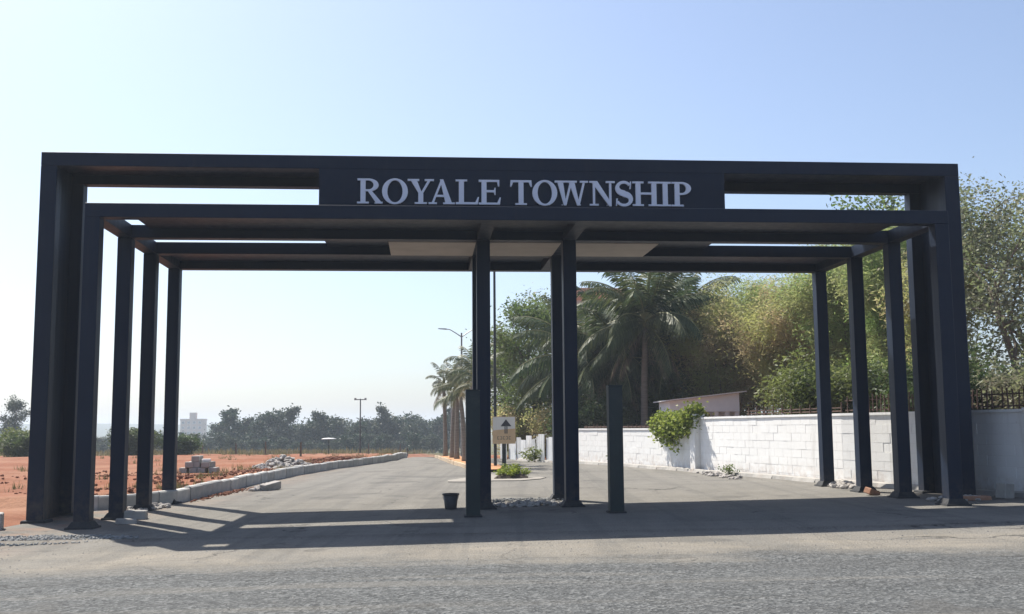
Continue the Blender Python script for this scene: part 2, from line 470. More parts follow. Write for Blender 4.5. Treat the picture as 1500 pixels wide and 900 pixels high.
def road_material():
    m, nt, b = new_mat('dusty_asphalt')
    v = ocoord(nt)
    sp = N(nt, 'ShaderNodeSeparateXYZ'); nt.links.new(v, sp.inputs[0])
    Y = sp.outputs['Y']; X = sp.outputs['X']
    big = noise(nt, v, .22, 6, .6, .5); mid = noise(nt, v, 1.1, 7, .65, .3); fine = noise(nt, v, 26, 4, .7)
    streak = noise(nt, ocoord(nt, (.12, 1.6, 1)), 1.0, 6, .6, .3)
    lane = noise(nt, ocoord(nt, (1.1, .06, 1)), 1.0, 5, .6, .25)
    vor = N(nt, 'ShaderNodeTexVoronoi'); vor.inputs['Scale'].default_value = 34; nt.links.new(v, vor.inputs['Vector'])
    vor2 = N(nt, 'ShaderNodeTexVoronoi'); vor2.inputs['Scale'].default_value = 13; nt.links.new(v, vor2.inputs['Vector'])
    agg = ramp(nt, vor.outputs['Color'], [(.1, (.018, .020, .021)), (.5, (.066, .071, .072)), (.9, (.235, .24, .237))])
    agg2 = ramp(nt, vor2.outputs['Color'], [(.15, (.04, .043, .045)), (.85, (.14, .143, .142))])
    asph = mixc(nt, .38, agg, agg2)
    asph = mixc(nt, ramp(nt, mid, [(.4, 0.), (.7, .45)]), asph, (.085, .088, .088))
    # dusty drive: thin layer of pale dust over the aggregate
    dust = mixc(nt, ramp(nt, mid, [(.3, 0.), (.7, 1.)]), (.155, .147, .13), (.21, .198, .176))
    dust = mixc(nt, ramp(nt, fine, [(.35, .5), (.55, 0.)]), dust, (.095, .09, .082))
    dust = mixc(nt, ramp(nt, lane, [(.5, 0.), (.68, .55)]), dust, (.115, .108, .097))
    sand = mixc(nt, ramp(nt, fine, [(.3, 0.), (.6, 1.)]), (.20, .174, .134), (.29, .257, .208))
    # where the dusty drive starts (edge of the main road)
    e = mth(nt, 'ADD', Y, mth(nt, 'MULTIPLY', X, -.03))
    e = mth(nt, 'ADD', e, mth(nt, 'MULTIPLY_ADD', big, 3.2, -1.6))
    e = mth(nt, 'ADD', e, mth(nt, 'MULTIPLY_ADD', mid, 1.6, -.8))
    fd = ramp(nt, mth(nt, 'MULTIPLY_ADD', e, .1, -1.0), [(.24, 0.), (.40, 1.)])
    c = mixc(nt, fd, asph, dust)
    # windblown sand along the edge and in streaks on the main road
    s1 = mth(nt, 'SUBTRACT', 1.0, mth(nt, 'ABSOLUTE', mth(nt, 'MULTIPLY_ADD', e, .62, -8.75)))
    s1 = mth(nt, 'MULTIPLY', ramp(nt, s1, [(.0, 0.), (.6, 1.)]), mth(nt, 'MULTIPLY', ramp(nt, streak, [(.34, .12), (.6, .75)]), ramp(nt, noise(nt, v, .5, 7, .7, .6), [(.38, .15), (.6, 1.)])))
    c = mixc(nt, s1, c, sand)
    s2 = ramp(nt, streak, [(.58, 0.), (.76, .35)])
    c = mixc(nt, mth(nt, 'MULTIPLY', s2, mth(nt, 'SUBTRACT', 1.0, fd)), c, (.17, .155, .13))
    # tyre tracks curving in from the main road, tar patches and fine cracks
    def track(rot, sc, k, mask):
        tm = N(nt, 'ShaderNodeMapping'); tm.inputs['Rotation'].default_value = (0, 0, rot); tm.inputs['Scale'].default_value = sc; nt.links.new(v, tm.inputs['Vector'])
        t = noise(nt, tm.outputs['Vector'], 1.0, 4, .55, .35)
        q = mixc(nt, mth(nt, 'MULTIPLY', ramp(nt, t, [(.53, 0.), (.56, k), (.60, k), (.64, 0.)]), mask), c, (.07, .07, .069))
        return mixc(nt, mth(nt, 'MULTIPLY', ramp(nt, t, [(.36, 0.), (.40, k), (.43, k), (.47, 0.)]), mask), q, (.21, .195, .17))
    c = track(-.10, (1.3, .035, 1), .2, fd)
    c = track(.28, (.06, 1.0, 1), .28, mth(nt, 'SUBTRACT', 1.0, fd))
    c = mixc(nt, ramp(nt, noise(nt, v, .38, 3, .5, .2), [(.60, 0.), (.63, .45)]), c, (.085, .082, .077))
    ck = N(nt, 'ShaderNodeTexVoronoi', feature='DISTANCE_TO_EDGE'); ck.inputs['Scale'].default_value = .45
    wv = N(nt, 'ShaderNodeVectorMath', operation='ADD'); nz = N(nt, 'ShaderNodeTexNoise'); nz.inputs['Scale'].default_value = 1.3; nz.inputs['Detail'].default_value = 6
    nt.links.new(v, nz.inputs['Vector']); nt.links.new(v, wv.inputs[0]); nt.links.new(nz.outputs['Color'], wv.inputs[1]); nt.links.new(wv.outputs[0], ck.inputs['Vector'])
    c = mixc(nt, mth(nt, 'MULTIPLY', ramp(nt, ck.outputs['Distance'], [(.004, .8), (.016, 0.)]), ramp(nt, big, [(.5, 0.), (.62, 1.)])), c, (.035, .034, .033))
    # reddish earth tracked in near the field
    rd = mth(nt, 'MULTIPLY', ramp(nt, mth(nt, 'MULTIPLY_ADD', X, -.1, -.1), [(.52, 0.), (.85, .8)]), ramp(nt, mid, [(.4, 0.), (.6, 1.)]))
    c = mixc(nt, rd, c, (.24, .13, .075))
    nt.links.new(c, b.inputs['Base Color'])
    b.inputs['Roughness'].default_value = .95; b.inputs['Specular IOR Level'].default_value = .2
    h = mth(nt, 'ADD', mth(nt, 'MULTIPLY', vor.outputs['Distance'], .8), mth(nt, 'ADD', fine, mth(nt, 'MULTIPLY', mid, 1.2)))
    bump(nt, b, h, .55, .025)
    return m

M['ground'] = ground_material()
M['road'] = road_material()

def axis(segs):
    out = []
    for a, b, st in segs:
        out.extend(list(np.arange(a, b - 1e-6, st)))
    out.append(segs[-1][1])
    return np.array(out)

gx = axis([(-3000, -400, 200), (-400, -120, 20), (-120, -45, 3), (-45, -5, .35), (-5, 24, .6), (24, 80, 4), (80, 400, 40), (400, 3000, 200)])
gy = axis([(-300, -20, 20), (-20, 14, 2), (14, 75, .4), (75, 260, 3), (260, 600, 20), (600, 4000, 150)])
ground = tag(sheet('ground', gx, gy, ground_z, M['ground']), kind='structure')

# road: main cross road in front and the township drive between kerb and wall
def road_sheet():
    ys = axis([(-60, -4, 4), (-4, 30, .35), (30, 62, .6), (62, 96, 1.5)])
    nx = 70
    V, rows = [], []
    for y in ys:
        if y < 18.2: l, r = -60.0, 60.0
        elif y < 22.4:
            l, r = -8.9, float(poly_x(WALL, y)) + .1
        else:
            l, r = float(poly_x(KERB, max(y, 23.3))) + .02, float(poly_x(WALL, y)) + .1
            if y < 23.4: l = -8.9 + (y - 22.4) * 1.0
        if y < 16: r = 60
        elif y < 18.2: r = float(poly_x(WALL, y)) + .1
        if 16 <= y < 18.2: l = -60 + (y - 16) * 23.2
        t = np.linspace(0, 1, nx)
        if r - l > 40:
            t = .5 + .5 * np.sign(2 * t - 1) * np.abs(2 * t - 1) ** 2.2
        x = l + (r - l) * t
        z = gz(x, np.full(nx, y)) + .03 * (vnoise(x * .5, np.full(nx, y * .5)) - .5)
        V.append(np.stack([x, np.full(nx, y), z], -1))
    V = np.concatenate(V); ny = len(ys)
    i = np.arange(ny - 1)[:, None] * nx + np.arange(nx - 1)[None, :]
    F = np.stack([i, i + 1, i + nx + 1, i + nx], -1).reshape(-1, 4)
    return obj('road', np_mesh('road', V, F, M['road'], True))
tag(road_sheet(), kind='structure')

def rz(x, y):
    return float(gz(x, y) + .03 * (vnoise(np.array(x * .5), np.array(y * .5)) - .5))

# far low hills
def hills():
    V, F = [], []
    xs = np.linspace(-1500, 1500, 140)
    for j, (y, base) in enumerate([(950, -9), (1100, 2), (1250, 7), (1500, 7), (1700, -9)]):
        for x in xs:
            amp = vnoise(np.array(x * .006 + 3), np.array(j * .31 + .2)) * 6 + vnoise(np.array(x * .03), np.array(j * .7)) * 2.2
            V.append((x, y, base + (amp - 3 if j in (2, 3) else amp * .4 - 1)))
    n = len(xs)
    for j in range(4):
        for i in range(n - 1):
            F.append((j * n + i, j * n + i + 1, (j + 1) * n + i + 1, (j + 1) * n + i))
    m, nt, b = new_mat('wooded_hillside')
    c = mixc(nt, noise(nt, ocoord(nt), .05, 8, .7), (.03, .045, .02), (.08, .09, .045))
    nt.links.new(c, b.inputs['Base Color']); b.inputs['Roughness'].default_value = 1
    tag(obj('hills', np_mesh('hills', V, F, m, True)), kind='structure')
hills()

# ------------------------------------------------------------------ kerb on the left of the drive
def kerb_run(root_name, P, w, h, step, mat, rng, y_max=70, joint=.012, label=None):
    root = empty(root_name)
    tag(root, kind='structure')
    pts = [Vector((x, y, 0)) for x, y in P]
    seg = []
    for a, b in zip(pts[:-1], pts[1:]):
        L = (b - a).length; n = max(1, round(L / step))
        for k in range(n): seg.append((a.lerp(b, k / n), a.lerp(b, (k + 1) / n)))
    for a, b in seg:
        if a.y > y_max: break
        d = (b - a); L = d.length; d.normalize(); nrm = Vector((-d.y, d.x, 0))
        mb = MB()
        j1 = rng.uniform(-.012, .012); hh = h + rng.uniform(-.015, .015)
        c = a + d * (L / 2)
        z = rz(c.x, c.y)
        l2 = L / 2 - joint / 2
        prof = [(0, -.1), (0, hh - .03), (.03, hh), (w, hh), (w, -.1)]
        vs = []
        for s in (-l2, l2):
            for q, zz in prof:
                p = c + d * s + nrm * (q + j1)
                vs.append((p.x - c.x, p.y - c.y, zz))
        fs = [(0, 1, 2, 3, 4)[::-1], (5, 6, 7, 8, 9)]
        for k in range(5):
            k2 = (k + 1) % 5
            fs.append((k, k2, 5 + k2, 5 + k))
        mb.add(vs, fs)
        o = mb.build('kerb_stone', mat, root)
        o.location = (c.x, c.y, z)
        o.rotation_euler = (rng.uniform(-.01, .01), rng.uniform(-.012, .012), rng.uniform(-.01, .01))
    return root
rng = random.Random(3)
kerb_run('kerb', KERB, .17, .31, .9, M['kerb'], rng)

# ------------------------------------------------------------------ entrance gate
W1, H1, BH, CW, CD = 15.6066, 5.6011, .25, .262, .27
S = [0, 2.0417, 3.9576, 6.1376]
F0Y, F0D, F0L, F0R, H0, B0, C0 = 1.6023, 1.8551, -1.3367, 16.6939, 6.909, .262, .30
XL, XR = 6.9306, 8.6501

def zg(x, y):
    wx, wy = g2w(x, y)
    return rz(wx, wy)

gate = empty('entrance_gate', (GX, GY, 0), GYAW)
tag(gate, 'large dark slate steel township entrance gate of nested square frames across the drive', 'gate')

def column(x0, x1, y0, y1, z1, foot=True):
    cx, cy = (x0 + x1) / 2, (y0 + y1) / 2
    z0 = zg(cx, cy)
    o = MB().box(x0, x1, y0, y1, z0 - .05, z1).build('column', M['gate'], gate, bevel=.008)
    if foot:
        MB().frustum(cx, cy, z0 - .05, z0 + .03, (x1 - x0) / 2 + .11, (y1 - y0) / 2 + .11, (x1 - x0) / 2 + .10, (y1 - y0) / 2 + .10) \
            .frustum(cx, cy, z0 + .032, z0 + .12, (x1 - x0) / 2 + .07, (y1 - y0) / 2 + .07, (x1 - x0) / 2 + .015, (y1 - y0) / 2 + .015) \
            .build('footing', M['footing'], o)
    return o

for k, s in enumerate(S):
    column(0, CW, s, s + CD, H1 - BH)
    column(W1 - CW, W1, s, s + CD, H1 - BH)
    if k in (1, 2):
        column(XL, XL + CW, s, s + CD, H1 - BH)
        column(XR, XR + CW, s, s + CD, H1 - BH)
    MB().box(0, W1, s, s + CD, H1 - BH, H1).build('cross_beam', M['gate'], gate, bevel=.008)
for a, b in zip(S[:-1], S[1:]):
    for x in (0, XL, XR, W1 - CW):
        MB().box(x + .002, x + CW - .002, a + CD, b, H1 - BH + .004, H1 - .004).build('side_beam', M['gate'], gate)
# roof sheets over the first and last bays, open middle bay with a roofed centre
def roof(x0, x1, a, b):
    edges = [x0] + [x for q in (XL, XR) for x in (q, q + CW) if x0 < q < x1] + [x1]
    for i in range(0, len(edges), 2):
        MB().box(edges[i] + .003, edges[i + 1] - .003, a + CD + .002, b - .002, H1 - .07, H1 - .015).build('roof_or_shade_panel', M['gate'], gate)
roof(CW + .34, W1 - CW - .3, S[0], S[1])
roof(CW, W1 - CW, S[2], S[3])
roof(3.83, 12.03, S[1], S[2])
for x0, x1 in ((CW, 3.83), (12.03, W1 - CW)):  # unseen strips added to narrow the lit gap in the gate's shadow
    MB().box(x0 + .003, x1 - .003, S[1] + CD + .002, S[1] + 1.3, H1 - .06, H1 - .015).build('roof_or_shade_panel', M['gate'], gate)
ed = [5.18, XL, XL + CW, XR, XR + CW, 10.65]
for i in (0, 2, 4):
    MB().box(ed[i] + .003, ed[i + 1] - .003, S[1] + CD + .003, S[2] + CD - .02 if False else S[2] - .003, H1 - BH - .012, H1 - BH + .03).build('soffit_panel', M['soffit'], gate)

# tall portal: two nested frames with cladding on the outside and the top
for yy in (F0Y, F0Y + F0D - CD):
    for x0, x1 in ((F0L, F0L + C0), (F0R - C0, F0R)):
        z0 = zg((x0 + x1) / 2, yy + CD / 2)
        o = MB().box(x0, x1, yy, yy + CD, z0 - .06, H0 - B0).build('portal_jamb', M['gate'], gate, bevel=.008)
        MB().box(x0 - .07, x1 + .07, yy - .09, yy + CD + .09, z0 - .06, z0 + .05).build('footing', M['footing'], o, bevel=.015)
    MB().box(F0L, F0R, yy, yy + CD, H0 - B0, H0).build('portal_lintel', M['gate'], gate, bevel=.008)
ya, yb = F0Y + CD + .002, F0Y + F0D - CD - .002
MB().box(F0L + .01, F0R - .01, ya, yb, H0 - .07, H0 - .012).build('top_panel', M['gate'], gate)
for x0, x1 in ((F0L + .012, F0L + .07), (F0R - .07, F0R - .012)):
    MB().box(x0, x1, ya, yb, zg(x0, F0Y + .9) - .05, H0 - .072).build('side_panel', M['gate'], gate)
panel = MB().box(3.872, 11.842, F0Y, F0Y + .16, H1 + .002, H0 - B0 - .001).build('sign_panel', M['gate'], gate)

# raised serif letters
def prism(poly, y0, y1):
    n = len(poly)
    vs = [(x, y0, z) for x, z in poly] + [(x, y1, z) for x, z in poly]
    fs = [tuple(range(n)), tuple(range(2 * n - 1, n - 1, -1))]
    for i in range(n):
        j = (i + 1) % n
        fs.append((i, i + n, j + n, j)[::-1] if False else (i, j, j + n, i + n)[::-1])
    return vs, fs

def strip(outer, inner, y0, y1, closed=False):
    n = len(outer)
    vs = [(x, y0, z) for x, z in outer] + [(x, y0, z) for x, z in inner] + [(x, y1, z) for x, z in outer] + [(x, y1, z) for x, z in inner]
    fs = []
    m = n if closed else n - 1
    for i in range(m):
        j = (i + 1) % n
        fs.append((i, j, n + j, n + i)); fs.append((2 * n + i, 2 * n + j, j, i)); fs.append((n + i, n + j, 3 * n + j, 3 * n + i)); fs.append((2 * n + i, 3 * n + i, 3 * n + j, 2 * n + j))
    if not closed:
        fs.append((0, n, 3 * n, 2 * n)); fs.append((n - 1, 2 * n - 1, 4 * n - 1, 3 * n - 1))
    return vs, fs

ST, TH, SF = .20, .085, .07
def rect(x0, z0, x1, z1): return ('p', [(x0, z0), (x1, z0), (x1, z1), (x0, z1)])
def quad(*p): return ('p', list(p))
def stem(x, z0=0, z1=1, w=ST): return rect(x, z0, x + w, z1)
def serif(x, z, w): return rect(x - w / 2, z, x + w / 2, z + SF)
def arc(cx, cz, rx, rz_, a0, a1, wx, wz, n=22):
    o, i = [], []
    for k in range(n + 1):
        t = math.radians(a0 + (a1 - a0) * k / n)
        o.append((cx + rx * math.cos(t), cz + rz_ * math.sin(t)))
        i.append((cx + (rx - wx) * math.cos(t), cz + (rz_ - wz) * math.sin(t)))
    return ('s', o, i)
def spine(pts, ws):
    o, i = [], []
    for k, (x, z) in enumerate(pts):
        a = pts[max(0, k - 1)]; b = pts[min(len(pts) - 1, k + 1)]
        dx, dz = b[0] - a[0], b[1] - a[1]; L = math.hypot(dx, dz); nx, nz = -dz / L, dx / L
        o.append((x + nx * ws[k] / 2, z + nz * ws[k] / 2)); i.append((x - nx * ws[k] / 2, z - nz * ws[k] / 2))
    return ('s', o, i)

def glyph(ch, W):
    if ch == 'I': return [stem(W / 2 - ST / 2), serif(W / 2, 0, W * .92), serif(W / 2, 1 - SF, W * .92)]
    if ch == 'L': return [stem(.14), serif(.24, 1 - SF, .46), rect(.02, 0, W - .06, SF + .02), quad((W - .16, SF), (W - .05, 0), (W, .30), (W - .05, .30))]
    if ch == 'E': return [stem(.12), rect(.01, 1 - SF - .01, W - .06, 1), rect(.01, 0, W - .04, SF + .01), rect(.3, .5, W - .26, .5 + TH),
                          quad((W - .15, 1 - SF), (W - .11, .74), (W - .06, .74), (W - .06, 1)), quad((W - .15, SF), (W - .04, 0), (W, .29), (W - .05, .29)),
                          quad((W - .29, .54), (W - .25, .40), (W - .21, .40), (W - .21, .68), (W - .25, .68))]
    if ch == 'T': return [stem(W / 2 - ST / 2), serif(W / 2, 0, .46), rect(.02, 1 - SF - .01, W - .02, 1), quad((0, .74), (.05, .74), (.13, 1 - SF), (.02, .99)), quad((W - .05, .74), (W, .74), (W - .02, .99), (W - .13, 1 - SF))]
    if ch == 'H': return [stem(.13), stem(W - .13 - ST), rect(.3, .47, W - .3, .47 + TH), serif(.23, 0, .45), serif(.23, 1 - SF, .45), serif(W - .23, 0, .45), serif(W - .23, 1 - SF, .45)]
    if ch == 'N': return [stem(.14, 0, .95, .09), stem(W - .23, 0, 1, .09), quad((W - .23, -.02), (W - .14, -.02), (W - .14, .1), (.32, 1), (.06, 1)), serif(.19, 0, .36), rect(0, 1 - SF, .3, 1), serif(W - .18, 1 - SF, .36)]
    if ch == 'Y': return [stem(W / 2 - ST / 2, 0, .46), serif(W / 2, 0, .48), quad((W / 2 - .1, .46), (W / 2 + .06, .40), (.36, .97), (.11, .97)), quad((W / 2 - .02, .42), (W / 2 + .1, .46), (W - .12, .97), (W - .23, .97)), rect(0, 1 - SF, .46, 1), rect(W - .37, 1 - SF, W, 1)]
    if ch == 'A': return [quad((.11, .03), (.2, .03), (W / 2 + .03, .93), (W / 2 - .03, 1)), quad((W - .37, .03), (W - .11, .03), (W / 2 + .06, 1.0), (W / 2 - .07, 1.0)), rect(.28, .29, W - .32, .29 + TH), rect(0, 0, .33, SF), rect(W - .47, 0, W, SF)]
    if ch == 'W':
        c = W / 2
        return [quad((.36, 0), (.46, 0), (.33, .97), (.10, .97)), quad((.37, 0), (.46, 0), (c + .02, .92), (c - .07, .92)),
                quad((W - .44, 0), (W - .34, 0), (c + .12, .97), (c - .11, .97)), quad((W - .44, 0), (W - .34, 0), (W - .11, .97), (W - .20, .97)),
                rect(0, 1 - SF, .44, 1), rect(c - .22, 1 - SF, c + .22, 1), rect(W - .32, 1 - SF, W, 1)]
    if ch == 'O': return [('r', W / 2, .5, W / 2, .52, ST + .01, .075)]
    if ch == 'P': return [stem(.13), serif(.24, 0, .48), rect(.01, 1 - SF, .42, 1), arc(.40, .735, W - .40, .265, 90, -90, ST, .075), rect(.3, .47, .42, .47 + .075)]
    if ch == 'R': return [stem(.13), serif(.23, 0, .46), rect(.01, 1 - SF, .46, 1), arc(.44, .745, .40, .255, 90, -90, ST, .075), rect(.3, .49, .46, .49 + .075),
                          quad((.40, .52), (.58, .50), (W - .04, .05), (W - .27, .05)), rect(W - .28, 0, W, SF)]
    if ch == 'S':
        P = []
        for k in range(15):
            t = math.radians(28 + (262 - 28) * k / 14)
            P.append((W / 2 + (W / 2 - .09) * math.cos(t) * .94, .745 + .225 * math.sin(t)))
        Q = []
        for k in range(15):
            t = math.radians(82 - (82 + 160) * k / 14)
            Q.append((W / 2 + (W / 2 - .09) * math.cos(t), .255 + .225 * math.sin(t)))
        pts = P + Q; ws = []
        n = len(pts)
        for k in range(n):
            u = k / (n - 1)
            ws.append(.085 + .14 * math.exp(-((u - .5) / .2) ** 2) + .02)
        return [spine(pts, ws), quad((W - .14, .70), (W - .09, .70), (W - .07, 1.0), (W - .11, 1.0)), quad((.04, .0), (.08, .0), (.12, .30), (.06, .30))]
    return []

LET = [('R', 4.604, 5.093), ('O', 5.081, 5.578), ('Y', 5.572, 6.082), ('A', 5.977, 6.487), ('L', 6.495, 6.955), ('E', 6.945, 7.38), ('T', 7.562, 7.989), ('O', 7.998, 8.486),
       ('W', 8.44, 9.093), ('N', 9.121, 9.626), ('S', 9.624, 9.987), ('H', 9.976, 10.518), ('I', 10.507, 10.754), ('P', 10.756, 11.148)]
ZL0, LH = 5.958, .49
for li, (ch, a, b) in enumerate(LET):
    W = (b - a) / LH
    mb = MB()
    for k, st in enumerate(glyph(ch, W)):
        yf = F0Y - .065 - .0012 * k - .0004 * (li % 2)
        conv = lambda P: [(a + x * LH, ZL0 + z * LH) for x, z in P]
        if st[0] == 'p': mb.add(*prism(conv(st[1]), yf, F0Y - .02))
        elif st[0] == 's': mb.add(*strip(conv(st[1]), conv(st[2]), yf, F0Y - .02))
        elif st[0] == 'r':
            _, cx, cz, rx, rz_, wx, wz = st
            T = [2 * math.pi * q / 40 for q in range(40)]
            mb.add(*strip(conv([(cx + rx * math.cos(t), cz + rz_ * math.sin(t)) for t in T]),
                          conv([(cx + (rx - wx) * math.cos(t), cz + (rz_ - wz) * math.sin(t)) for t in T]), yf, F0Y - .02, True))
    # standoff pins reach the panel
    for px, pz in ((.3, .04), (W - .3, .04)) if W > .7 else ((W / 2, .04),):
        mb.box(a + px * LH - .01, a + px * LH + .01, F0Y - .02, F0Y + .002, ZL0 + pz * LH - .01, ZL0 + pz * LH + .01)
    o = mb.build('letter', M['letter'], panel)
    bm = bmesh.new(); bm.from_mesh(o.data); bmesh.ops.recalc_face_normals(bm, faces=bm.faces); bm.to_mesh(o.data); bm.free()
    o['label'] = 'raised pale serif letter ' + ch
# thin ledge under the lettering
MB().box(4.4, 11.5, F0Y - .06, F0Y - .001, 5.905, 5.925).build('letter_ledge', M['gate'], panel)

# free-standing stub posts in front of the middle columns
def stub(xg, yg, h, label):
    wx, wy = g2w(xg, yg)
    z = rz(wx, wy)
    t = empty('gate_post', (wx, wy, z), GYAW)
    tag(t, label, 'post', 'short gate posts')
    MB().box(-.125, .125, -.125, .125, -.05, h).build('shaft', M['post'], t, bevel=.008)
    MB().box(-.13, .13, -.13, .13, h + .001, h + .02).build('cap', M['post'], t)
    MB().box(-.16, .16, -.16, .16, -.05, .025).build('base_plate', M['footing'], t)
stub(6.77, .45, 2.23, 'short dark green square post standing beside the bucket')
stub(9.33, .35, 2.25, 'short dark green square post standing alone in the right lane')

# ------------------------------------------------------------------ boundary wall of whitewashed blocks
def block_wall(P, top, name, label, rng, bl=.45, bh=.215, th=.2, group=None):
    """P: list of points (road face), top: world z of wall top"""
    root = empty(name, (P[0][0], P[0][1], 0))
    tag(root, label, 'wall', group)
    ox, oy = P[0]
    meshes = {}
    def bmesh_for(l):
        key = round(l, 3)
        if key not in meshes:
            e = .0012
            mb = MB()
            x0, x1, y0, y1, z0, z1 = e, l - e, 0, .05, e, bh - e
            c = .0035
            mb.add([(x0, y1, z0), (x1, y1, z0), (x1, y1, z1), (x0, y1, z1), (x0 + c, y0, z0 + c), (x1 - c, y0, z0 + c), (x1 - c, y0, z1 - c), (x0 + c, y0, z1 - c)],
                   [(0, 1, 2, 3)[::-1][::-1], (4, 5, 6, 7), (0, 1, 5, 4)[::-1], (1, 2, 6, 5)[::-1], (2, 3, 7, 6)[::-1], (3, 0, 4, 7)[::-1]])
            meshes[key] = mb.mesh('block', M['whitewash'])
        return meshes[key]
    core = MB()
    cop = MB()
    for a, b in zip(P[:-1], P[1:]):
        A = Vector((*a, 0)); B = Vector((*b, 0)); d = B - A; L = d.length; d.normalize()
        ang = math.atan2(d.y, d.x)
        # road side is to the left of travel direction (-x side)
        nrm = Vector((-d.y, d.x, 0))
        zb = min(rz(*a), rz(*b)) - .12
        def pt(s, off, z):
            q = A + d * s - nrm * off
            return (q.x - ox, q.y - oy, z)
        vs = [pt(0, .005, zb), pt(L, .005, zb), pt(L, th, zb), pt(0, th, zb), pt(0, .005, top - .02), pt(L, .005, top - .02), pt(L, th, top - .02), pt(0, th, top - .02)]
        core.add(vs, [(0, 1, 2, 3), (7, 6, 5, 4), (4, 5, 1, 0), (5, 6, 2, 1), (6, 7, 3, 2), (7, 4, 0, 3)])
        n = int(math.ceil((top - zb) / bh))
        for r in range(n):
            z = top - .02 - (r + 1) * bh
            s = 0.0
            first = True
            while s < L - .02:
                l = bl * (.5 if (first and r % 2) else 1.0)
                if s + l > L - .12: l = L - s
                first = False
                o = obj('block', bmesh_for(l), root)
                q = A + d * (s + l) + nrm * rng.uniform(-.004, .004)
                o.location = (q.x - ox, q.y - oy, z)
                o.rotation_euler = (0, rng.uniform(-.004, .004), ang + math.pi)
                s += l
        vs = [pt(0, -.03, top - .019), pt(L, -.03, top - .019), pt(L, th + .03, top - .019), pt(0, th + .03, top - .019), pt(0, -.03, top + .04), pt(L, -.03, top + .04), pt(L, th + .03, top + .035), pt(0, th + .03, top + .035)]
        cop.add(vs, [(0, 1, 2, 3), (7, 6, 5, 4), (4, 5, 1, 0), (5, 6, 2, 1), (6, 7, 3, 2), (7, 4, 0, 3)])
    core.build('mortar_core', M['mortar'], root)
    cop.build('coping', M['whitewash'], root)
    return root
rng = random.Random(11)
block_wall([(11.4, 17.0), (9.95, 21.0)], 1.93, 'boundary_wall', 'whitewashed block wall running past the tall portal jamb in its shadow', rng)
block_wall([(9.949, 21.003), (8.08, 26.5), (5.95, 34.9)], 1.90, 'boundary_wall', 'tall sunlit whitewashed block wall behind the right hand gate columns', rng, bl=.5)
block_wall([(5.949, 34.904), (4.0, 41.5), (1.9, 48.2)], 1.55, 'boundary_wall', 'lower sunlit whitewashed block wall beyond the hanging creeper', rng, bl=.5)
# pier at the step
pr = empty('wall_pier', (5.93, 34.85, 0), math.atan2(8.4, -2.13) - math.pi / 2)
tag(pr, 'white plastered pier where the wall steps down under the creeper', 'pier')
MB().box(-.16, .16, -.2, .2, .0, 1.98).build('shaft', M['whitewash'], pr, bevel=.015)
MB().box(-.2, .2, -.24, .24, 1.981, 2.04).build('cap', M['whitewash'], pr, bevel=.01)

# plinth strip along wall foot
def plinth():
    root = empty('plinth'); tag(root, kind='structure')
    for (a, b) in [((9.9, 20.95), (8.03, 26.45)), ((8.02, 26.48), (5.72, 35.0)), ((5.7, 35.05), (3.93, 41.5)), ((3.92, 41.53), (.3, 53.4))]:
        A = Vector((*a, 0)); B = Vector((*b, 0)); d = (B - A); L = d.length; d.normalize(); nrm = Vector((-d.y, d.x, 0))
        n = 8; mb = MB()
        for k in range(n):
            s0, s1 = L * k / n, L * (k + 1) / n
            vs = []
            for s in (s0, s1):
                for q, zz in ((.10 + .04 * (k % 2), -.05), (.06, .09), (-.05, .11), (-.05, -.05)):
                    w = A + d * s + nrm * q
                    vs.append((w.x, w.y, rz(w.x, w.y) + zz))
            mb.add(vs, [(0, 1, 5, 4)[::-1], (1, 2, 6, 5)[::-1], (2, 3, 7, 6)[::-1], (0, 3, 2, 1), (4, 5, 6, 7)])
        mb.build('plinth_strip', M['concrete'], root)
plinth()

# railing on the wall
def railing(a, b, z, h, step, name, label):
    A = Vector((*a, 0)); B = Vector((*b, 0)); d = (B - A); L = d.length; d.normalize()
    t = empty(name, (a[0], a[1], z), math.atan2(d.y, d.x)); tag(t, label, 'railing')
    for zz in (.08, h - .1):
        MB().box(0, L, -.012, .012, zz - .015, zz + .015).build('rail', M['rust'], t)
    r = random.Random(int(L * 100)); n = int(L / step)
    base = MB().box(-.011, .011, -.011, .011, 0, h).mesh('picket', M['rust'])
    for k in range(n + 1):
        if r.random() < .12: continue
        obj('picket', base, t, (k * step, .024, r.uniform(-.03, .03) + .01), (r.uniform(-.03, .03), r.uniform(-.05, .05), 0))
railing((11.55, 17.03), (10.08, 21.0), 1.96, .46, .13, 'wall_railing', 'dark rusty picket railing on top of the shaded wall')
railing((10.06, 21.1), (8.2, 26.5), 1.93, .42, .14, 'wall_railing', 'rusty picket railing on the wall behind the gate columns')
railing((8.17, 26.7), (6.9, 31.7), 1.92, .26, .5, 'wall_railing', 'low sparse wire railing along the top of the sunlit wall')
railing((5.4, 37.2), (3.0, 45.2), 1.58, .16, .4, 'wall_railing', 'low dark railing along the top of the lower wall')

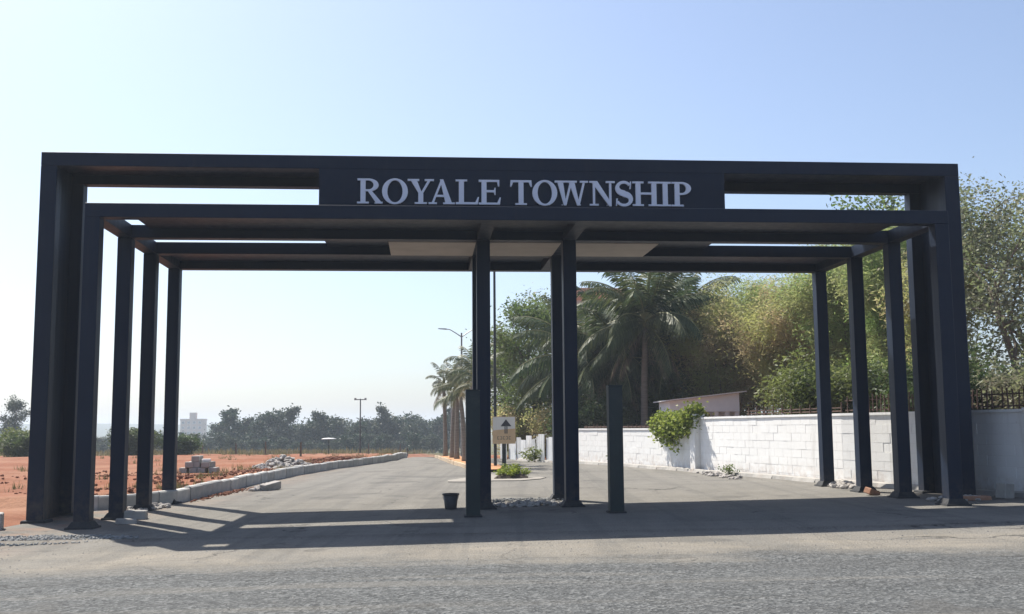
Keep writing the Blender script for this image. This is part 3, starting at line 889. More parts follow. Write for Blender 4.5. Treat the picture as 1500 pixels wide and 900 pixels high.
# metal sheet fence beyond the lower wall
sf = empty('sheet_fence', (1.85, 48.3, 0)); tag(sf, 'uneven fence of white metal sheets at the far end of the wall', 'fence')
A = Vector((1.85, 48.3, 0)); B = Vector((-.6, 57.0, 0)); d = (B - A); L = d.length; d.normalize(); nrm = Vector((-d.y, d.x, 0))
r = random.Random(4); s = 0; k = 0
while s < L:
    w = r.uniform(.55, .95)
    mb = MB(); n = 6; h = r.uniform(1.15, 1.42) - s * .035
    z = rz(*(A + d * s).xy) - .05
    off = r.uniform(-.05, .05) if k % 2 else r.uniform(.03, .09)
    for q in range(n):
        p0 = d * (s + w * q / n) + nrm * (off + (.018 if q % 2 else 0)); p1 = d * (s + w * (q + 1) / n) + nrm * (off + (0 if q % 2 else .018))
        mb.add([(p0.x, p0.y, z), (p1.x, p1.y, z), (p1.x, p1.y, z + h), (p0.x, p0.y, z + h),
                (p0.x - nrm.x * .01, p0.y - nrm.y * .01, z), (p1.x - nrm.x * .01, p1.y - nrm.y * .01, z), (p1.x - nrm.x * .01, p1.y - nrm.y * .01, z + h), (p0.x - nrm.x * .01, p0.y - nrm.y * .01, z + h)],
               [(0, 3, 2, 1), (4, 5, 6, 7), (2, 3, 7, 6), (0, 1, 5, 4)])
    mb.build('metal_sheet', M['sheet'], sf)
    s += w; k += 1

# ------------------------------------------------------------------ hut behind the wall
def hut():
    t = empty('hut', (6.6, 45.5, float(gz(6.6, 45.5)))); tag(t, 'small grey hut with a sloping sheet roof showing above the wall', 'hut')
    t.rotation_euler = (0, 0, .05)
    MB().box(.05, 3.0, 0, 2.4, -.1, .95).build('lower_wall', M['hutwall'], t)
    for x in (.05, 1.45, 1.95, 2.42, 2.84):
        MB().box(x, x + (1.2 if x < .1 else .17), 0.0, .2, .951, 2.10).build('pillar', M['white'], t)
    MB().box(.05, 3.0, .6, 2.4, .952, 2.10).build('back_room', M['mortar'], t)
    fas = MB().add([(.04, -.03, 2.101), (3.02, -.03, 2.101), (3.02, -.03, 2.88), (.04, -.03, 2.55), (.04, 2.4, 2.101), (3.02, 2.4, 2.101), (3.02, 2.4, 2.88), (.04, 2.4, 2.55)],
                   [(0, 1, 2, 3), (7, 6, 5, 4), (0, 3, 7, 4), (1, 5, 6, 2), (0, 4, 5, 1)])
    fas.build('upper_wall', M['hutwall'], t)
    sl = (2.88 - 2.55) / 2.98
    for k in range(4):
        x0 = -.18 + k * .87; x1 = x0 + .86
        z0 = 2.56 + sl * (x0 - .04); z1 = 2.56 + sl * (x1 - .04)
        MB().add([(x0, -.25, z0), (x1, -.25, z1), (x1, 2.6, z1), (x0, 2.6, z0), (x0, -.25, z0 + .05), (x1, -.25, z1 + .05), (x1, 2.6, z1 + .05), (x0, 2.6, z0 + .05)],
                 [(0, 3, 2, 1), (4, 5, 6, 7), (0, 1, 5, 4), (1, 2, 6, 5), (2, 3, 7, 6), (3, 0, 4, 7)]).build('roof_sheet', M['white'], t)
hut()

# ------------------------------------------------------------------ buildings
def building(name, loc, w, dp, h, floors, cols, label, wall, parapet, rz_=0.0, head=None):
    t = empty(name, loc, rz_); tag(t, label, 'building')
    fh = h / floors
    MB().box(-w / 2, w / 2, 0, dp, -1, h).build('wall', wall, t)
    rf = MB().box(-w / 2 - .25, w / 2 + .25, -.25, dp + .25, h + .002, h + .9).build('roof', parapet, t)
    if head:
        MB().box(head[0], head[1], 1.5, 5.0, h + .901, h + head[2]).build('stair_head', wall, rf)
    for f in range(floors):
        for c in range(cols):
            x = -w / 2 + w * (c + .5) / cols; z = f * fh + fh * .35
            fr = MB().box(x - .75, x + .75, -.08, -.003, z - .05, z + 1.35).build('window', M['white'], t)
            MB().box(x - .65, x - .03, -.10, -.082, z + .03, z + 1.27).build('pane', M['glass'], fr)
            MB().box(x + .03, x + .65, -.10, -.082, z + .03, z + 1.27).build('pane', M['glass'], fr)
        MB().box(-w / 2 - .05, w / 2 + .05, -.12, -.002, (f + 1) * fh - .2, (f + 1) * fh - .02).build('floor_band', parapet, t)
    return t
building('apartment_building', (7.7, 96, -1.0), 5.0, 9, 14.2, 4, 2, 'beige building with terracotta parapet rising behind the coconut palm', M['bwall'], M['broof'], .12)
building('apartment_building', (-182, 610, -4.6), 12.4, 10, 11.6, 4, 4, 'pale far apartment block with stair tower beyond the red field trees', M['bfar'], M['bfar'], .05, (-1.6, 1.9, 4.4))

# ------------------------------------------------------------------ trees
def leaf_cloud(centers, sig, per, size, aspect, rng, droop=0.0, flat=0.6):
    """leaves: one 4-vertex diamond each, scattered in clumps"""
    C = np.repeat(centers, per, axis=0)
    n = len(C)
    P = C + rng.normal(0, 1, (n, 3)) * np.array(sig)
    D = rng.normal(0, 1, (n, 3)); D[:, 2] = D[:, 2] * flat - droop
    D /= np.linalg.norm(D, axis=1)[:, None] + 1e-9
    R = rng.normal(0, 1, (n, 3)); U = np.cross(D, R); U /= np.linalg.norm(U, axis=1)[:, None] + 1e-9
    s = size * rng.uniform(.6, 1.35, n)[:, None]
    a = P; b = P + D * s * .5 + U * s / aspect * .5; c = P + D * s; d = P + D * s * .5 - U * s / aspect * .5
    V = np.stack([a, b, c, d], 1).reshape(-1, 3)
    F = np.arange(4 * n).reshape(-1, 4)
    return V, F

def bend(p0, d0, L, n, rng, up=0.0, wob=.18):
    pts = [np.array(p0, float)]; d = np.array(d0, float); d /= np.linalg.norm(d)
    for k in range(n):
        d = d + rng.normal(0, wob, 3) + np.array([0, 0, up]); d /= np.linalg.norm(d)
        pts.append(pts[-1] + d * L / n)
    return pts

def make_tree(name, loc, H, spread, label, leafm, seed, group=None, trunk_h=.35, trunk_r=.14, limbs=8, subs=6, clumps=3, per=40, size=.16, aspect=2.0,
              sig=.35, up=.05, droop=0.0, lean=(0, 0), barkm=None, sides=6, spread_low=.5, cat='tree', rz_=0.0):
    rng = np.random.RandomState(seed)
    t = empty(name, loc, rz_); tag(t, label, cat, group)
    mb = MB()
    th = H * trunk_h
    tr = bend((0, 0, -.15), (lean[0], lean[1], 1), th + .15, 5, rng, .05, .07)
    mb.tube(tr, [trunk_r * (1.25 - .5 * i / 5) for i in range(6)], sides)
    top = tr[-1]
    lead = bend(top, (lean[0], lean[1], 1), (H - th) * .8, 5, rng, .05, .16)
    mb.tube(lead, [trunk_r * .72 * (1 - .85 * i / 5) for i in range(6)], sides)
    cent = []
    spine_ = tr[3:] + lead[1:]
    for k in range(limbs):
        u = (k + rng.rand() * .8) / limbs
        q = u * (len(spine_) - 1.2); i = int(q); p0 = spine_[i] * (1 - (q - i)) + spine_[i + 1] * (q - i)
        a = k * 2.4 + rng.rand() * .9
        elev = rng.uniform(.25, .7) + .5 * u
        rr = spread * (spread_low + (1 - spread_low) * math.sin(math.pi * min(1, .25 + u * .72))) * rng.uniform(.75, 1.15)
        d = (math.cos(a) * math.cos(elev), math.sin(a) * math.cos(elev), math.sin(elev))
        lim = bend(p0, d, rr, 5, rng, up, .2)
        r0 = trunk_r * .5 * (1 - .5 * u)
        mb.tube(lim, [r0 * (1 - .8 * j / 5) for j in range(6)], 5, False)
        for s in range(subs):
            w = rng.uniform(.3, 1.0); q = w * 4.99; i = int(q); p1 = lim[i] * (1 - (q - i)) + lim[i + 1] * (q - i)
            dd = np.array(d) * .5 + rng.normal(0, .7, 3) + np.array([0, 0, .2 - droop])
            sb = bend(p1, dd, rr * rng.uniform(.25, .5), 3, rng, up - droop * .3, .25)
            mb.tube(sb, [r0 * .4, r0 * .28, r0 * .17, r0 * .06], 3, False)
            for c in range(clumps):
                w2 = (c + 1) / clumps
                q = w2 * 2.99; i = int(q); cent.append(sb[i] * (1 - (q - i)) + sb[i + 1] * (q - i))
    mb.build('trunk', barkm or M['bark'], t)
    cent = np.array(cent)
    keep = rng.rand(len(cent)) < .9
    V, F = leaf_cloud(cent[keep], (sig, sig, sig * .75), per, size, aspect, rng, droop)
    obj('crown', np_mesh('crown', V, F, leafm), t)
    return t

def make_thicket(name, loc, H, spread, label, leafm, seed, stems=14, per=26, size=.22, aspect=5, sig=.28, droop=.35, cat='tree', group=None, low=.25, r0=.035):
    """clump of many thin arching stems with fine drooping leaves"""
    rng = np.random.RandomState(seed)
    t = empty(name, loc); tag(t, label, cat, group)
    mb = MB(); cent = []
    for k in range(stems):
        a = k * 2.4 + rng.rand(); rr = spread * math.sqrt((k + .5) / stems)
        h = H * rng.uniform(.72, 1.0) * (1 - .22 * (k / stems))
        n = 9; pts = []
        bx, by = .22 * rr * math.cos(a), .22 * rr * math.sin(a)
        wob = rng.normal(0, .12, (n + 1, 2)) * spread * .35
        for i in range(n + 1):
            u = i / n
            out = rr * (u ** 1.7)
            z = h * math.sin(min(1.0, u * 1.08) * math.pi / 2) - .1
            pts.append(np.array([bx + math.cos(a) * out + wob[i, 0] * u, by + math.sin(a) * out + wob[i, 1] * u, z]))
        mb.tube(pts, [r0 * (1.15 - i / n) for i in range(n + 1)], 4, False)
        for i in range(1, n + 1):
            if i / n < low: continue
            for s in range(3):
                d = rng.normal(0, 1, 3); d[2] = d[2] * .5 - .1
                sb = bend(pts[i], d, spread * rng.uniform(.2, .5), 3, rng, -.12, .25)
                mb.tube(sb, [r0 * .35, r0 * .25, r0 * .16, r0 * .06], 3, False)
                cent += [sb[1], sb[2], sb[3]]
    mb.build('trunk', M['bark'], t)
    V, F = leaf_cloud(np.array(cent), (sig, sig, sig), per, size, aspect, rng, droop)
    obj('crown', np_mesh('crown', V, F, leafm), t)
    return t

# palm fronds
def frond_mesh(L, elev, curl, nleaf, leaf_l, leafm, rng, w=.05, hang=.5, name='frond'):
    n = 14; pts = []; d = elev; p = np.array([0., 0., 0.])
    for i in range(n + 1):
        pts.append(p.copy())
        p = p + np.array([math.cos(d), 0, math.sin(d)]) * L / n
        d -= curl / n * (.4 + 1.2 * i / n)
    pts = np.array(pts)
    mb = MB(); mb.tube(pts, [.035 * L / 3 * (1 - .85 * i / n) + .004 for i in range(n + 1)], 4, False)
    nr = len(mb.f)
    for k in range(nleaf):
        u = .12 + .87 * k / (nleaf - 1)
        q = u * n * .999; i = int(q); c = pts[i] * (1 - (q - i)) + pts[i + 1] * (q - i)
        tg = pts[i + 1] - pts[i]; tg /= np.linalg.norm(tg)
        ll = leaf_l * (math.sin(math.pi * (.18 + .74 * u)) ** .8) * rng.uniform(.8, 1.1)
        for sgn in (-1, 1):
            dirv = tg * .55 + np.array([0, sgn, 0]) * .75 + np.array([0, 0, -hang + rng.normal(0, .12)])
            dirv /= np.linalg.norm(dirv)
            mid = c + dirv * ll * .5
            tip = mid + (dirv + np.array([0, 0, -hang * .9])) / 1.15 * ll * .5
            wv = tg * w * .5
            n0 = len(mb.v)
            mb.add([c - wv * .4, c + wv * .4, mid + wv, tip, mid - wv], [(0, 1, 2, 4), (4, 2, 3)])
    m = mb.mesh(name, leafm)
    m.materials.append(M['rachis'])
    mi = np.zeros(len(m.polygons), dtype=np.int32); mi[:nr] = 1
    m.polygons.foreach_set('material_index', mi)
    return m

def palm(name, loc, H, L, label, meshes, nf, seed, group=None, tr=.16, dry=None, lean=(0, 0), boss=False):
    rng = random.Random(seed)
    t = empty(name, loc); tag(t, label, 'palm tree', group)
    pts = [(lean[0] * (i / 8) ** 2, lean[1] * (i / 8) ** 2, -.1 + (H + .1) * i / 8) for i in range(9)]
    rads = [tr * (1.25 if i == 0 else 1.0 - .3 * i / 8) for i in range(9)]
    MB().tube(pts, rads, 9).build('trunk', M['palmbark'], t, smooth=True)
    top = pts[-1]
    MB().tube([top, (top[0], top[1], top[2] + .35), (top[0], top[1], top[2] + .7)], [tr * .8, tr * .75, tr * .3], 8).build('crown_shaft', M['rachis'], t, smooth=True)
    for k in range(nf):
        u = k / (nf - 1)
        m = meshes[min(len(meshes) - 1, int(u * len(meshes)))]
        a = k * 2.39996 + rng.uniform(-.2, .2)
        o = obj('frond', m, t, (top[0] + .05 * math.cos(a), top[1] + .05 * math.sin(a), top[2] + .55 - .4 * u), (rng.uniform(-.12, .12), rng.uniform(-.12, .12), a))
        s = rng.uniform(.85, 1.1); o.scale = (s, s, s)
    if dry:
        for k in range(6):
            a = rng.uniform(0, 6.28)
            obj('dry_frond', dry, t, (top[0] + .08 * math.cos(a), top[1] + .08 * math.sin(a), top[2] + .05), (0, 0, a))
    return t

rp = np.random.RandomState(8)
coco = [frond_mesh(4.1, e, c, 50, 1.1, M['frond'], rp, .075, h) for e, c, h in ((1.25, .9, .35), (1.0, 1.2, .5), (.7, 1.4, .6), (.35, 1.5, .7), (0.0, 1.2, .8), (-.4, .8, .8))]
cocodry = frond_mesh(3.0, -.75, .7, 30, .7, M['frond_dry'], rp, .05, .8, 'dry_frond')
royal = [frond_mesh(1.35, e, c, 24, .40, M['frond_pale'], rp, .045, h) for e, c, h in ((1.25, 1.3, .4), (.95, 1.9, .5), (.55, 2.0, .6), (.1, 1.7, .7))]

royaldry = frond_mesh(1.2, -.9, .5, 16, .3, M['frond_dry'], rp, .04, .8, 'dry_frond')
def gxy(x, y): return (x, y, float(ground_z(np.array(x), np.array(y))))

palm('coconut_palm', gxy(6.1, 50), 6.1, 3.7, 'big coconut palm with arching fronds rising behind the sunlit wall', coco, 36, 1, tr=.19, dry=cocodry, lean=(.15, 0))
palm('coconut_palm', gxy(4.0, 53.5), 4.6, 3.2, 'shorter coconut palm leaning left of the big coconut palm', coco, 30, 2, tr=.17, dry=cocodry, lean=(-.4, 0))
palm('coconut_palm', gxy(7.7, 53.0), 5.0, 3.4, 'coconut palm tucked to the right of the big coconut palm', coco, 30, 4, tr=.17, dry=cocodry, lean=(.3, 0))
palm('coconut_palm', gxy(5.2, 52.6), 4.6, 3.4, 'lower coconut palm whose fronds hang behind the big coconut palm trunk', coco, 26, 5, tr=.17, dry=cocodry)
palm('coconut_palm', gxy(8.6, 56), 6.7, 3.4, 'dark coconut palm set back beside the beige building', coco, 30, 3, tr=.17, dry=cocodry)

# royal palms along the median
MED = [(-1.25, 37.6), (-1.45, 40), (-2.0, 44), (-2.6, 48), (-3.1, 52), (-3.6, 56), (-4.2, 61), (-5.3, 70), (-6.8, 82)]
for k, (y, h) in enumerate([(42.5, 3.0), (46.0, 3.7), (48.6, 2.9), (53.5, 3.5), (57.0, 3.1), (63.0, 3.9)]):
    x = float(np.interp(y, [q[1] for q in MED], [q[0] for q in MED])) + .5
    palm('royal_palm', (x, y, rz(x, y) + .1), h, 1.6, '%s royal palm of the median row counted from the direction board' % ('first', 'second', 'third', 'fourth', 'fifth', 'sixth', 'seventh')[k], royal, (11, 14, 9, 13, 10, 12)[k], 20 + k, dry=royaldry if k % 2 else None, lean=((-.12, 0), (.1, .1), (-.2, 0), (.05, 0), (.15, 0), (-.1, 0))[k], group='royal palms along the median', tr=.13)

# broadleaf trees behind the wall
make_tree('broadleaf_tree', gxy(1.75, 58.5), 8.8, 3.3, 'broad green tree with forked dark trunk beyond the white sheet fence', M['leaf_green'], 31, trunk_h=.26, trunk_r=.2, limbs=13, subs=9, clumps=3, per=64, size=.17, sig=.40, lean=(-.1, 0))
make_tree('broadleaf_tree', gxy(-.6, 66), 7.6, 2.6, 'dark tree standing behind the direction board', M['leaf_dark'], 32, trunk_h=.3, trunk_r=.16, limbs=9, subs=7, per=40, size=.2, sig=.4)
make_tree('broadleaf_tree', gxy(3.4, 66), 10.6, 3.0, 'greyish wiry tree top showing above the broad green tree', M['leaf_grey'], 33, trunk_h=.4, trunk_r=.16, limbs=10, subs=6, per=18, size=.18, sig=.45)
make_tree('broadleaf_tree', gxy(9.6, 53), 7.4, 3.0, 'deep green tree filling the space right of the coconut palm', M['leaf_green'], 34, trunk_h=.25, trunk_r=.2, limbs=12, subs=8, per=46, size=.2, sig=.42)
make_tree('broadleaf_tree', gxy(5.0, 60.5), 5.2, 3.0, 'low dark tree under the coconut palms', M['leaf_dark'], 35, trunk_h=.2, trunk_r=.18, limbs=10, subs=8, per=40, size=.2, sig=.42)
make_tree('broadleaf_tree', gxy(7.2, 63.5), 7.4, 3.4, 'dark leafy tree filling the gap behind the big coconut palm', M['leaf_dark'], 36, trunk_h=.15, trunk_r=.2, limbs=14, subs=9, per=52, size=.24, sig=.48)
make_tree('broadleaf_tree', gxy(10.6, 60.5), 8.4, 3.2, 'leafy green tree behind the grey hut', M['leaf_green'], 37, trunk_h=.15, trunk_r=.2, limbs=14, subs=9, per=52, size=.24, sig=.48)
make_thicket('understorey_shrub', gxy(6.6, 53.5), 3.4, 2.0, 'dark undergrowth below the big coconut palm', M['leaf_dark'], 56, stems=16, per=24, size=.2, aspect=3, sig=.28, cat='shrub', r0=.02, low=.1)
make_thicket('understorey_shrub', gxy(3.6, 50.8), 2.8, 1.7, 'dark undergrowth below the shorter coconut palm', M['leaf_dark'], 57, stems=14, per=22, size=.2, aspect=3, sig=.26, cat='shrub', r0=.02, low=.1)
make_thicket('bamboo_clump', gxy(9.9, 49.6), 7.9, 2.2, 'brown and olive feathery bamboo clump beside the grey hut', M['leaf_brown'], 41, stems=24, per=44, size=.17, sig=.30)
make_thicket('bamboo_clump', gxy(11.9, 44.6), 7.4, 2.1, 'dense olive brown bamboo clump in the middle of the thicket', M['leaf_brown'], 42, stems=24, per=44, size=.17, sig=.30)
make_thicket('bamboo_clump', gxy(11.4, 50.0), 8.8, 2.0, 'yellow green bamboo clump behind the brown bamboo', M['leaf_lime'], 43, stems=20, per=44, size=.17, sig=.30)
make_thicket('feathery_tree', gxy(13.0, 41.5), 9.0, 1.9, 'tall yellow green feathery tree behind the rearmost gate column', M['leaf_lime'], 44, stems=20, per=44, size=.17, sig=.30)
make_thicket('feathery_tree', gxy(13.6, 37.5), 9.6, 1.8, 'olive feathery tree seen between the right gate columns', M['leaf_lime'], 45, stems=20, per=44, size=.17, sig=.30)
make_thicket('feathery_tree', gxy(13.2, 33.4), 7.6, 1.4, 'reddish brown dry bush between the right gate columns', M['leaf_brown'], 46, stems=14, per=24, size=.2, sig=.25)
make_tree('broadleaf_tree', gxy(15.2, 40.5), 12.0, 2.2, 'tall tree whose crown tops the right end of the gate roof', M['leaf_green'], 47, trunk_h=.35, trunk_r=.17, limbs=11, subs=6, per=30, size=.18, sig=.38)
make_tree('thorn_tree', gxy(14.2, 29.6), 10.6, 2.7, 'wiry dusty grey tree rising behind the shaded wall', M['leaf_grey'], 48, trunk_h=.3, trunk_r=.13, limbs=13, subs=8, clumps=3, per=46, size=.12, sig=.34, up=.08)
make_tree('thorn_tree', gxy(15.9, 33.0), 9.0, 2.9, 'dusty tangled tree behind the wiry grey tree', M['leaf_grey'], 49, trunk_h=.25, trunk_r=.13, limbs=12, subs=8, clumps=3, per=44, size=.14, sig=.36)
make_thicket('dry_shrub', gxy(12.6, 24.2), 3.3, 1.5, 'pale dry shrub just behind the picket railing', M['leaf_grey'], 50, stems=16, per=16, size=.12, aspect=2.5, sig=.2, cat='shrub', r0=.02, low=.15)
make_thicket('dry_shrub', gxy(11.3, 28.0), 3.4, 1.5, 'dark tangled shrub behind the right portal jamb', M['leaf_dark'], 51, stems=14, per=20, size=.14, aspect=2.5, sig=.22, cat='shrub', r0=.02, low=.15)
make_thicket('understorey_shrub', gxy(9.9, 34.5), 3.6, 1.8, 'green shrub growing against the back of the sunlit wall', M['leaf_green'], 52, stems=14, per=20, size=.17, aspect=3, sig=.25, cat='shrub', r0=.02, low=.12)
make_thicket('understorey_shrub', gxy(11.6, 35.5), 3.6, 1.8, 'olive shrub under the tall feathery tree', M['leaf_lime'], 53, stems=14, per=20, size=.17, aspect=3, sig=.25, cat='shrub', r0=.02, low=.12)
make_thicket('understorey_shrub', gxy(2.6, 54.8), 2.6, 1.7, 'brown dry undergrowth behind the lower wall', M['leaf_brown'], 54, stems=14, per=18, size=.16, aspect=3, sig=.25, cat='shrub', r0=.02, low=.12)
make_thicket('understorey_shrub', gxy(.2, 59.5), 2.8, 1.7, 'brownish undergrowth behind the white sheet fence', M['leaf_brown'], 55, stems=14, per=18, size=.16, aspect=3, sig=.25, cat='shrub', r0=.02, low=.12)

# creeper hanging over the wall
def creeper():
    rng = np.random.RandomState(77)
    t = empty('creeper', (5.72, 35.9, 0)); tag(t, 'bright green creeper spilling over the step in the white wall', 'creeper')
    d = np.array([-.28, .96, 0]); nrm = np.array([-.96, -.28, 0])
    cent = []; mb = MB()
    for k in range(46):
        s = rng.uniform(-1.15, 1.7); 
        p0 = d * s - nrm * .15 + np.array([0, 0, 1.75 if s > -.8 else 2.0])
        Ld = rng.uniform(.18, .55) + (.4 if .0 < s < .95 and rng.rand() < .6 else 0)
        pts = [p0, p0 + nrm * .25 + np.array([0, 0, .22]), p0 + nrm * .38 + np.array([0, 0, .02]), p0 + nrm * .36 + np.array([0, 0, -Ld * .5]), p0 + nrm * .30 + d * rng.normal(0, .15) + np.array([0, 0, -Ld])]
        mb.tube(pts, [.012, .011, .009, .007, .004], 4, False)
        dens = 1.0
        for i in range(4):
            for u in (0.2, .7):
                if i == 3 and rng.rand() < .55: continue
                cent.append(pts[i] * (1 - u) + pts[i + 1] * u + nrm * .03)
    mb.build('vine', M['bark'], t)
    V, F = leaf_cloud(np.array(cent), (.13, .13, .11), 26, .12, 1.5, rng, .2)
    # keep the leaves on the road side or above the wall
    obj('foliage', np_mesh('foliage', V, F, M['leaf_creeper']), t)
creeper()

# ------------------------------------------------------------------ median island
def median():
    kr = kerb_run('median_kerb', MED, .14, .14, .9, M['medkerb'], random.Random(6), y_max=62)
    V, F = [], []
    for i, (x, y) in enumerate(MED):
        w = 1.1 if i else .6
        V += [(x + .1, y, rz(x, y) + .10), (x + .1 + w, y + .1, rz(x + w, y) + .10)]
        if i: F.append((2 * i - 2, 2 * i - 1, 2 * i + 1, 2 * i))
    tag(obj('median_soil', np_mesh('median_soil', V, F, M['orangesoil'])), kind='structure')
median()
# pale concrete apron at the nose of the median
def apron():
    m = simple('pale_cement_apron', (.21, .19, .165), (.29, .265, .23), rough=.9, scale=3, bmp=.2)
    pts = [(-1.9, 31.5), (-1.3, 31.2), (-.6, 31.6), (.2, 31.4), (.8, 32.0), (1.0, 32.9), (.6, 33.6), (-.1, 34.0), (-.7, 35.6), (-1.2, 35.9), (-1.4, 34.2), (-1.75, 33.1), (-1.95, 32.3)]
    mb = MB(); n = len(pts)
    vs = [(x, y, rz(x, y) + .022) for x, y in pts] + [(x, y, rz(x, y) - .03) for x, y in pts]
    mb.add(vs, [tuple(range(n))] + [(i, i + n, (i + 1) % n + n, (i + 1) % n) for i in range(n)])
    tag(mb.build('median_apron', m), kind='structure')
apron()
def hedge():
    x, y = -.05, 33.0
    t = empty('hedge_planter', (x, y, rz(x, y) + .02)); tag(t, 'low yellow green hedge in dark soil at the nose of the median', 'hedge')
    t.scale = (.85, .8, .72)
    MB().frustum(0, 0, 0, .16, .62, .55, .42, .36).build('soil_mound', M['soil'], t)
    rng = np.random.RandomState(5); cent = []; mb = MB()
    for k in range(44):
        a = rng.rand() * 6.28; q = math.sqrt(rng.rand()) * .46
        p = np.array([q * math.cos(a) * 1.15, q * math.sin(a), .14]); tip = p + np.array([rng.normal(0, .08), rng.normal(0, .08), rng.uniform(.06, .36) * (1.2 - q)])
        mb.tube([p, tip], [.008, .004], 3, False); cent += [tip, (p + tip) / 2]
    mb.build('stems', M['bark'], t)
    V, F = leaf_cloud(np.array(cent), (.07, .07, .05), 22, .085, 2, rng, -.3)
    obj('foliage', np_mesh('foliage', V, F, M['leaf_hedge']), t)
hedge()

# direction board
def board():
    x, y = -.31, 37.4
    t = empty('direction_board', (x, y, rz(x, y)), .02); tag(t, 'tan and white direction board with a black up arrow on a dark post', 'sign')
    MB().box(-.07, .07, .025, .11, -.05, 1.96).build('post', M['darkpole'], t)
    f = MB().box(-.40, .40, -.02, .022, .98, 1.92).build('board', M['signtan'], t)
    MB().add([(-.38, -.024, 1.44), (-.2, -.024, 1.46), (.38, -.024, 1.50), (.38, -.024, 1.90), (-.38, -.024, 1.90)], [(0, 1, 2, 3, 4)]).build('upper_field', M['signwhite'], f)
    MB().add([(.02, -.028, 1.60), (.12, -.028, 1.60), (.12, -.028, 1.66), (.10, -.028, 1.66), (.10, -.028, 1.60), (.07, -.028, 1.82), (-.12, -.028, 1.58), (.26, -.028, 1.58)], [(6, 7, 5)]).build('arrow_head', M['signdark'], f)
    MB().box(.02, .055, -.029, -.0245, 1.33, 1.579).box(.085, .12, -.029, -.0245, 1.33, 1.579).build('arrow_shaft', M['signdark'], f)
    for k, xx in enumerate((-.20, -.10, .0, .10, .20)):
        MB().box(xx - .032, xx + .032, -.026, -.0225, 1.13, 1.145).box(xx - .032 + .05 * (k % 2), xx - .018 + .05 * (k % 2), -.0265, -.0228, 1.146, 1.22).box(xx - .03, xx + .03, -.0265, -.0228, 1.2205, 1.232).build('character', M['signdark'], f)
    MB().frustum(0, .07, -.04, .06, .2, .2, .12, .12).build('footing', M['footing'], t)
board()
# tall dark pole behind the board
t = tag(empty('light_pole', (-.68, 41.4, rz(-.68, 41.4))), 'thin tall dark pole standing behind the direction board', 'pole')
MB().tube([(0, 0, -.1), (0, 0, 3), (0, 0, 8.2)], [.065, .055, .045], 8).build('shaft', M['darkpole'], t)
MB().lathe([(.14, 0), (.14, .06), (.07, .1)], 10).build('base_collar', M['darkpole'], t)

# street lamps
def lamp(x, y, h, arm, label):
    z = float(gz(x, y))
    t = tag(empty('street_lamp', (x, y, z)), label, 'street lamp', 'double arm street lamps on the median')
    MB().tube([(0, 0, -.2), (0, 0, h * .5), (0, 0, h)], [.085, .07, .05], 8).build('pole', M['pole'], t)
    for s in (-1, 1):
        a = MB().tube([(s * .03, 0, h - .25), (s * arm * .35, 0, h - .02), (s * arm * .72, 0, h + .22), (s * arm, 0, h + .27)], [.035, .032, .028, .026], 6).build('arm', M['pole'], t)
        MB().add([(s * arm * .95, -.1, h + .22), (s * (arm + .5), -.07, h + .27), (s * (arm + .5), .07, h + .27), (s * arm * .95, .1, h + .22),
                  (s * arm * .95, -.1, h + .30), (s * (arm + .5), -.06, h + .32), (s * (arm + .5), .06, h + .32), (s * arm * .95, .1, h + .30)],
                 [(0, 1, 2, 3), (4, 7, 6, 5), (0, 4, 5, 1), (1, 5, 6, 2), (2, 6, 7, 3), (3, 7, 4, 0)]).build('lamp_head', M['pole'], a)
lamp(-3.37, 71, 8.2, 1.05, 'tall grey double arm street lamp rising above the royal palms')
lamp(-6.75, 118, 8.4, 1.1, 'middle distance double arm street lamp beyond the royal palms')
lamp(-10.6, 172, 8.6, 1.1, 'most distant double arm street lamp on the descending road')

# bucket
bx, by = g2w(6.42, 2.35)
t = tag(empty('bucket', (bx, by, rz(bx, by))), 'dark plastic bucket standing left of the short gate post', 'bucket')
MB().lathe([(.0, .012), (.105, .01), (.11, .0), (.115, .01), (.15, .30), (.142, .30), (.108, .03), (0, .028)], 22).build('pail', M['bucket'], t, smooth=True)
MB().lathe([(.152, .27), (.168, .275), (.168, .30), (.152, .302)], 22).build('rim', M['bucket'], t, smooth=True)
MB().tube([(.158 * math.cos(a), -.17 * math.sin(a) * .35 - .02 * 0, .28 - .17 * math.sin(a)) for a in np.linspace(0, math.pi, 12)], [.005] * 12, 5).build('handle', M['pole'], t)

# ------------------------------------------------------------------ rubble, stones, blocks
def pile(name, c, rx, ry, n, r0, r1, mat, label, hgt=.2, seed=1, zf=None):
    rng = random.Random(seed); mb = MB()
    zf = zf or (lambda x, y: rz(x, y))
    for k in range(n):
        a = rng.uniform(0, 6.28); q = rng.random() ** .7
        x, y = rx * q * math.cos(a), ry * q * math.sin(a)
        r = rng.uniform(r0, r1)
        z = zf(c[0] + x, c[1] + y) + hgt * (1 - q) * rng.random() + r * .25
        mb.rock((c[0] + x, c[1] + y, z), r, rng)
    o = mb.build(name, mat); tag(o, label, 'rubble', kind='stuff'); return o
fz = lambda x, y: float(ground_z(np.array(x), np.array(y)))
pile('rubble', (-8.9, 41.8), 1.0, 2.2, 420, .03, .15, M['stone'], 'pale broken stone heap on the red field beside the kerb', .38, 1, fz)
pile('rubble', (-6.75, 29.6), .34, 1.1, 120, .03, .13, M['stone'], 'white rubble spilled along the kerb on the drive', .12, 2)
p = g2w(7.95, 2.6); pile('rubble', p, .75, .35, 190, .02, .08, M['stone'], 'white stone chips between the middle gate columns', .08, 3)
p = g2w(7.95, 3.9); pile('gravel', p, 1.1, .9, 500, .012, .04, M['darkstone'], 'dark gravel spread behind the middle gate columns', .05, 4)
pile('rubble', (6.1, 32.6), .35, 3.2, 170, .02, .09, M['stone'], 'plaster crumbs along the foot of the sunlit wall', .05, 5)
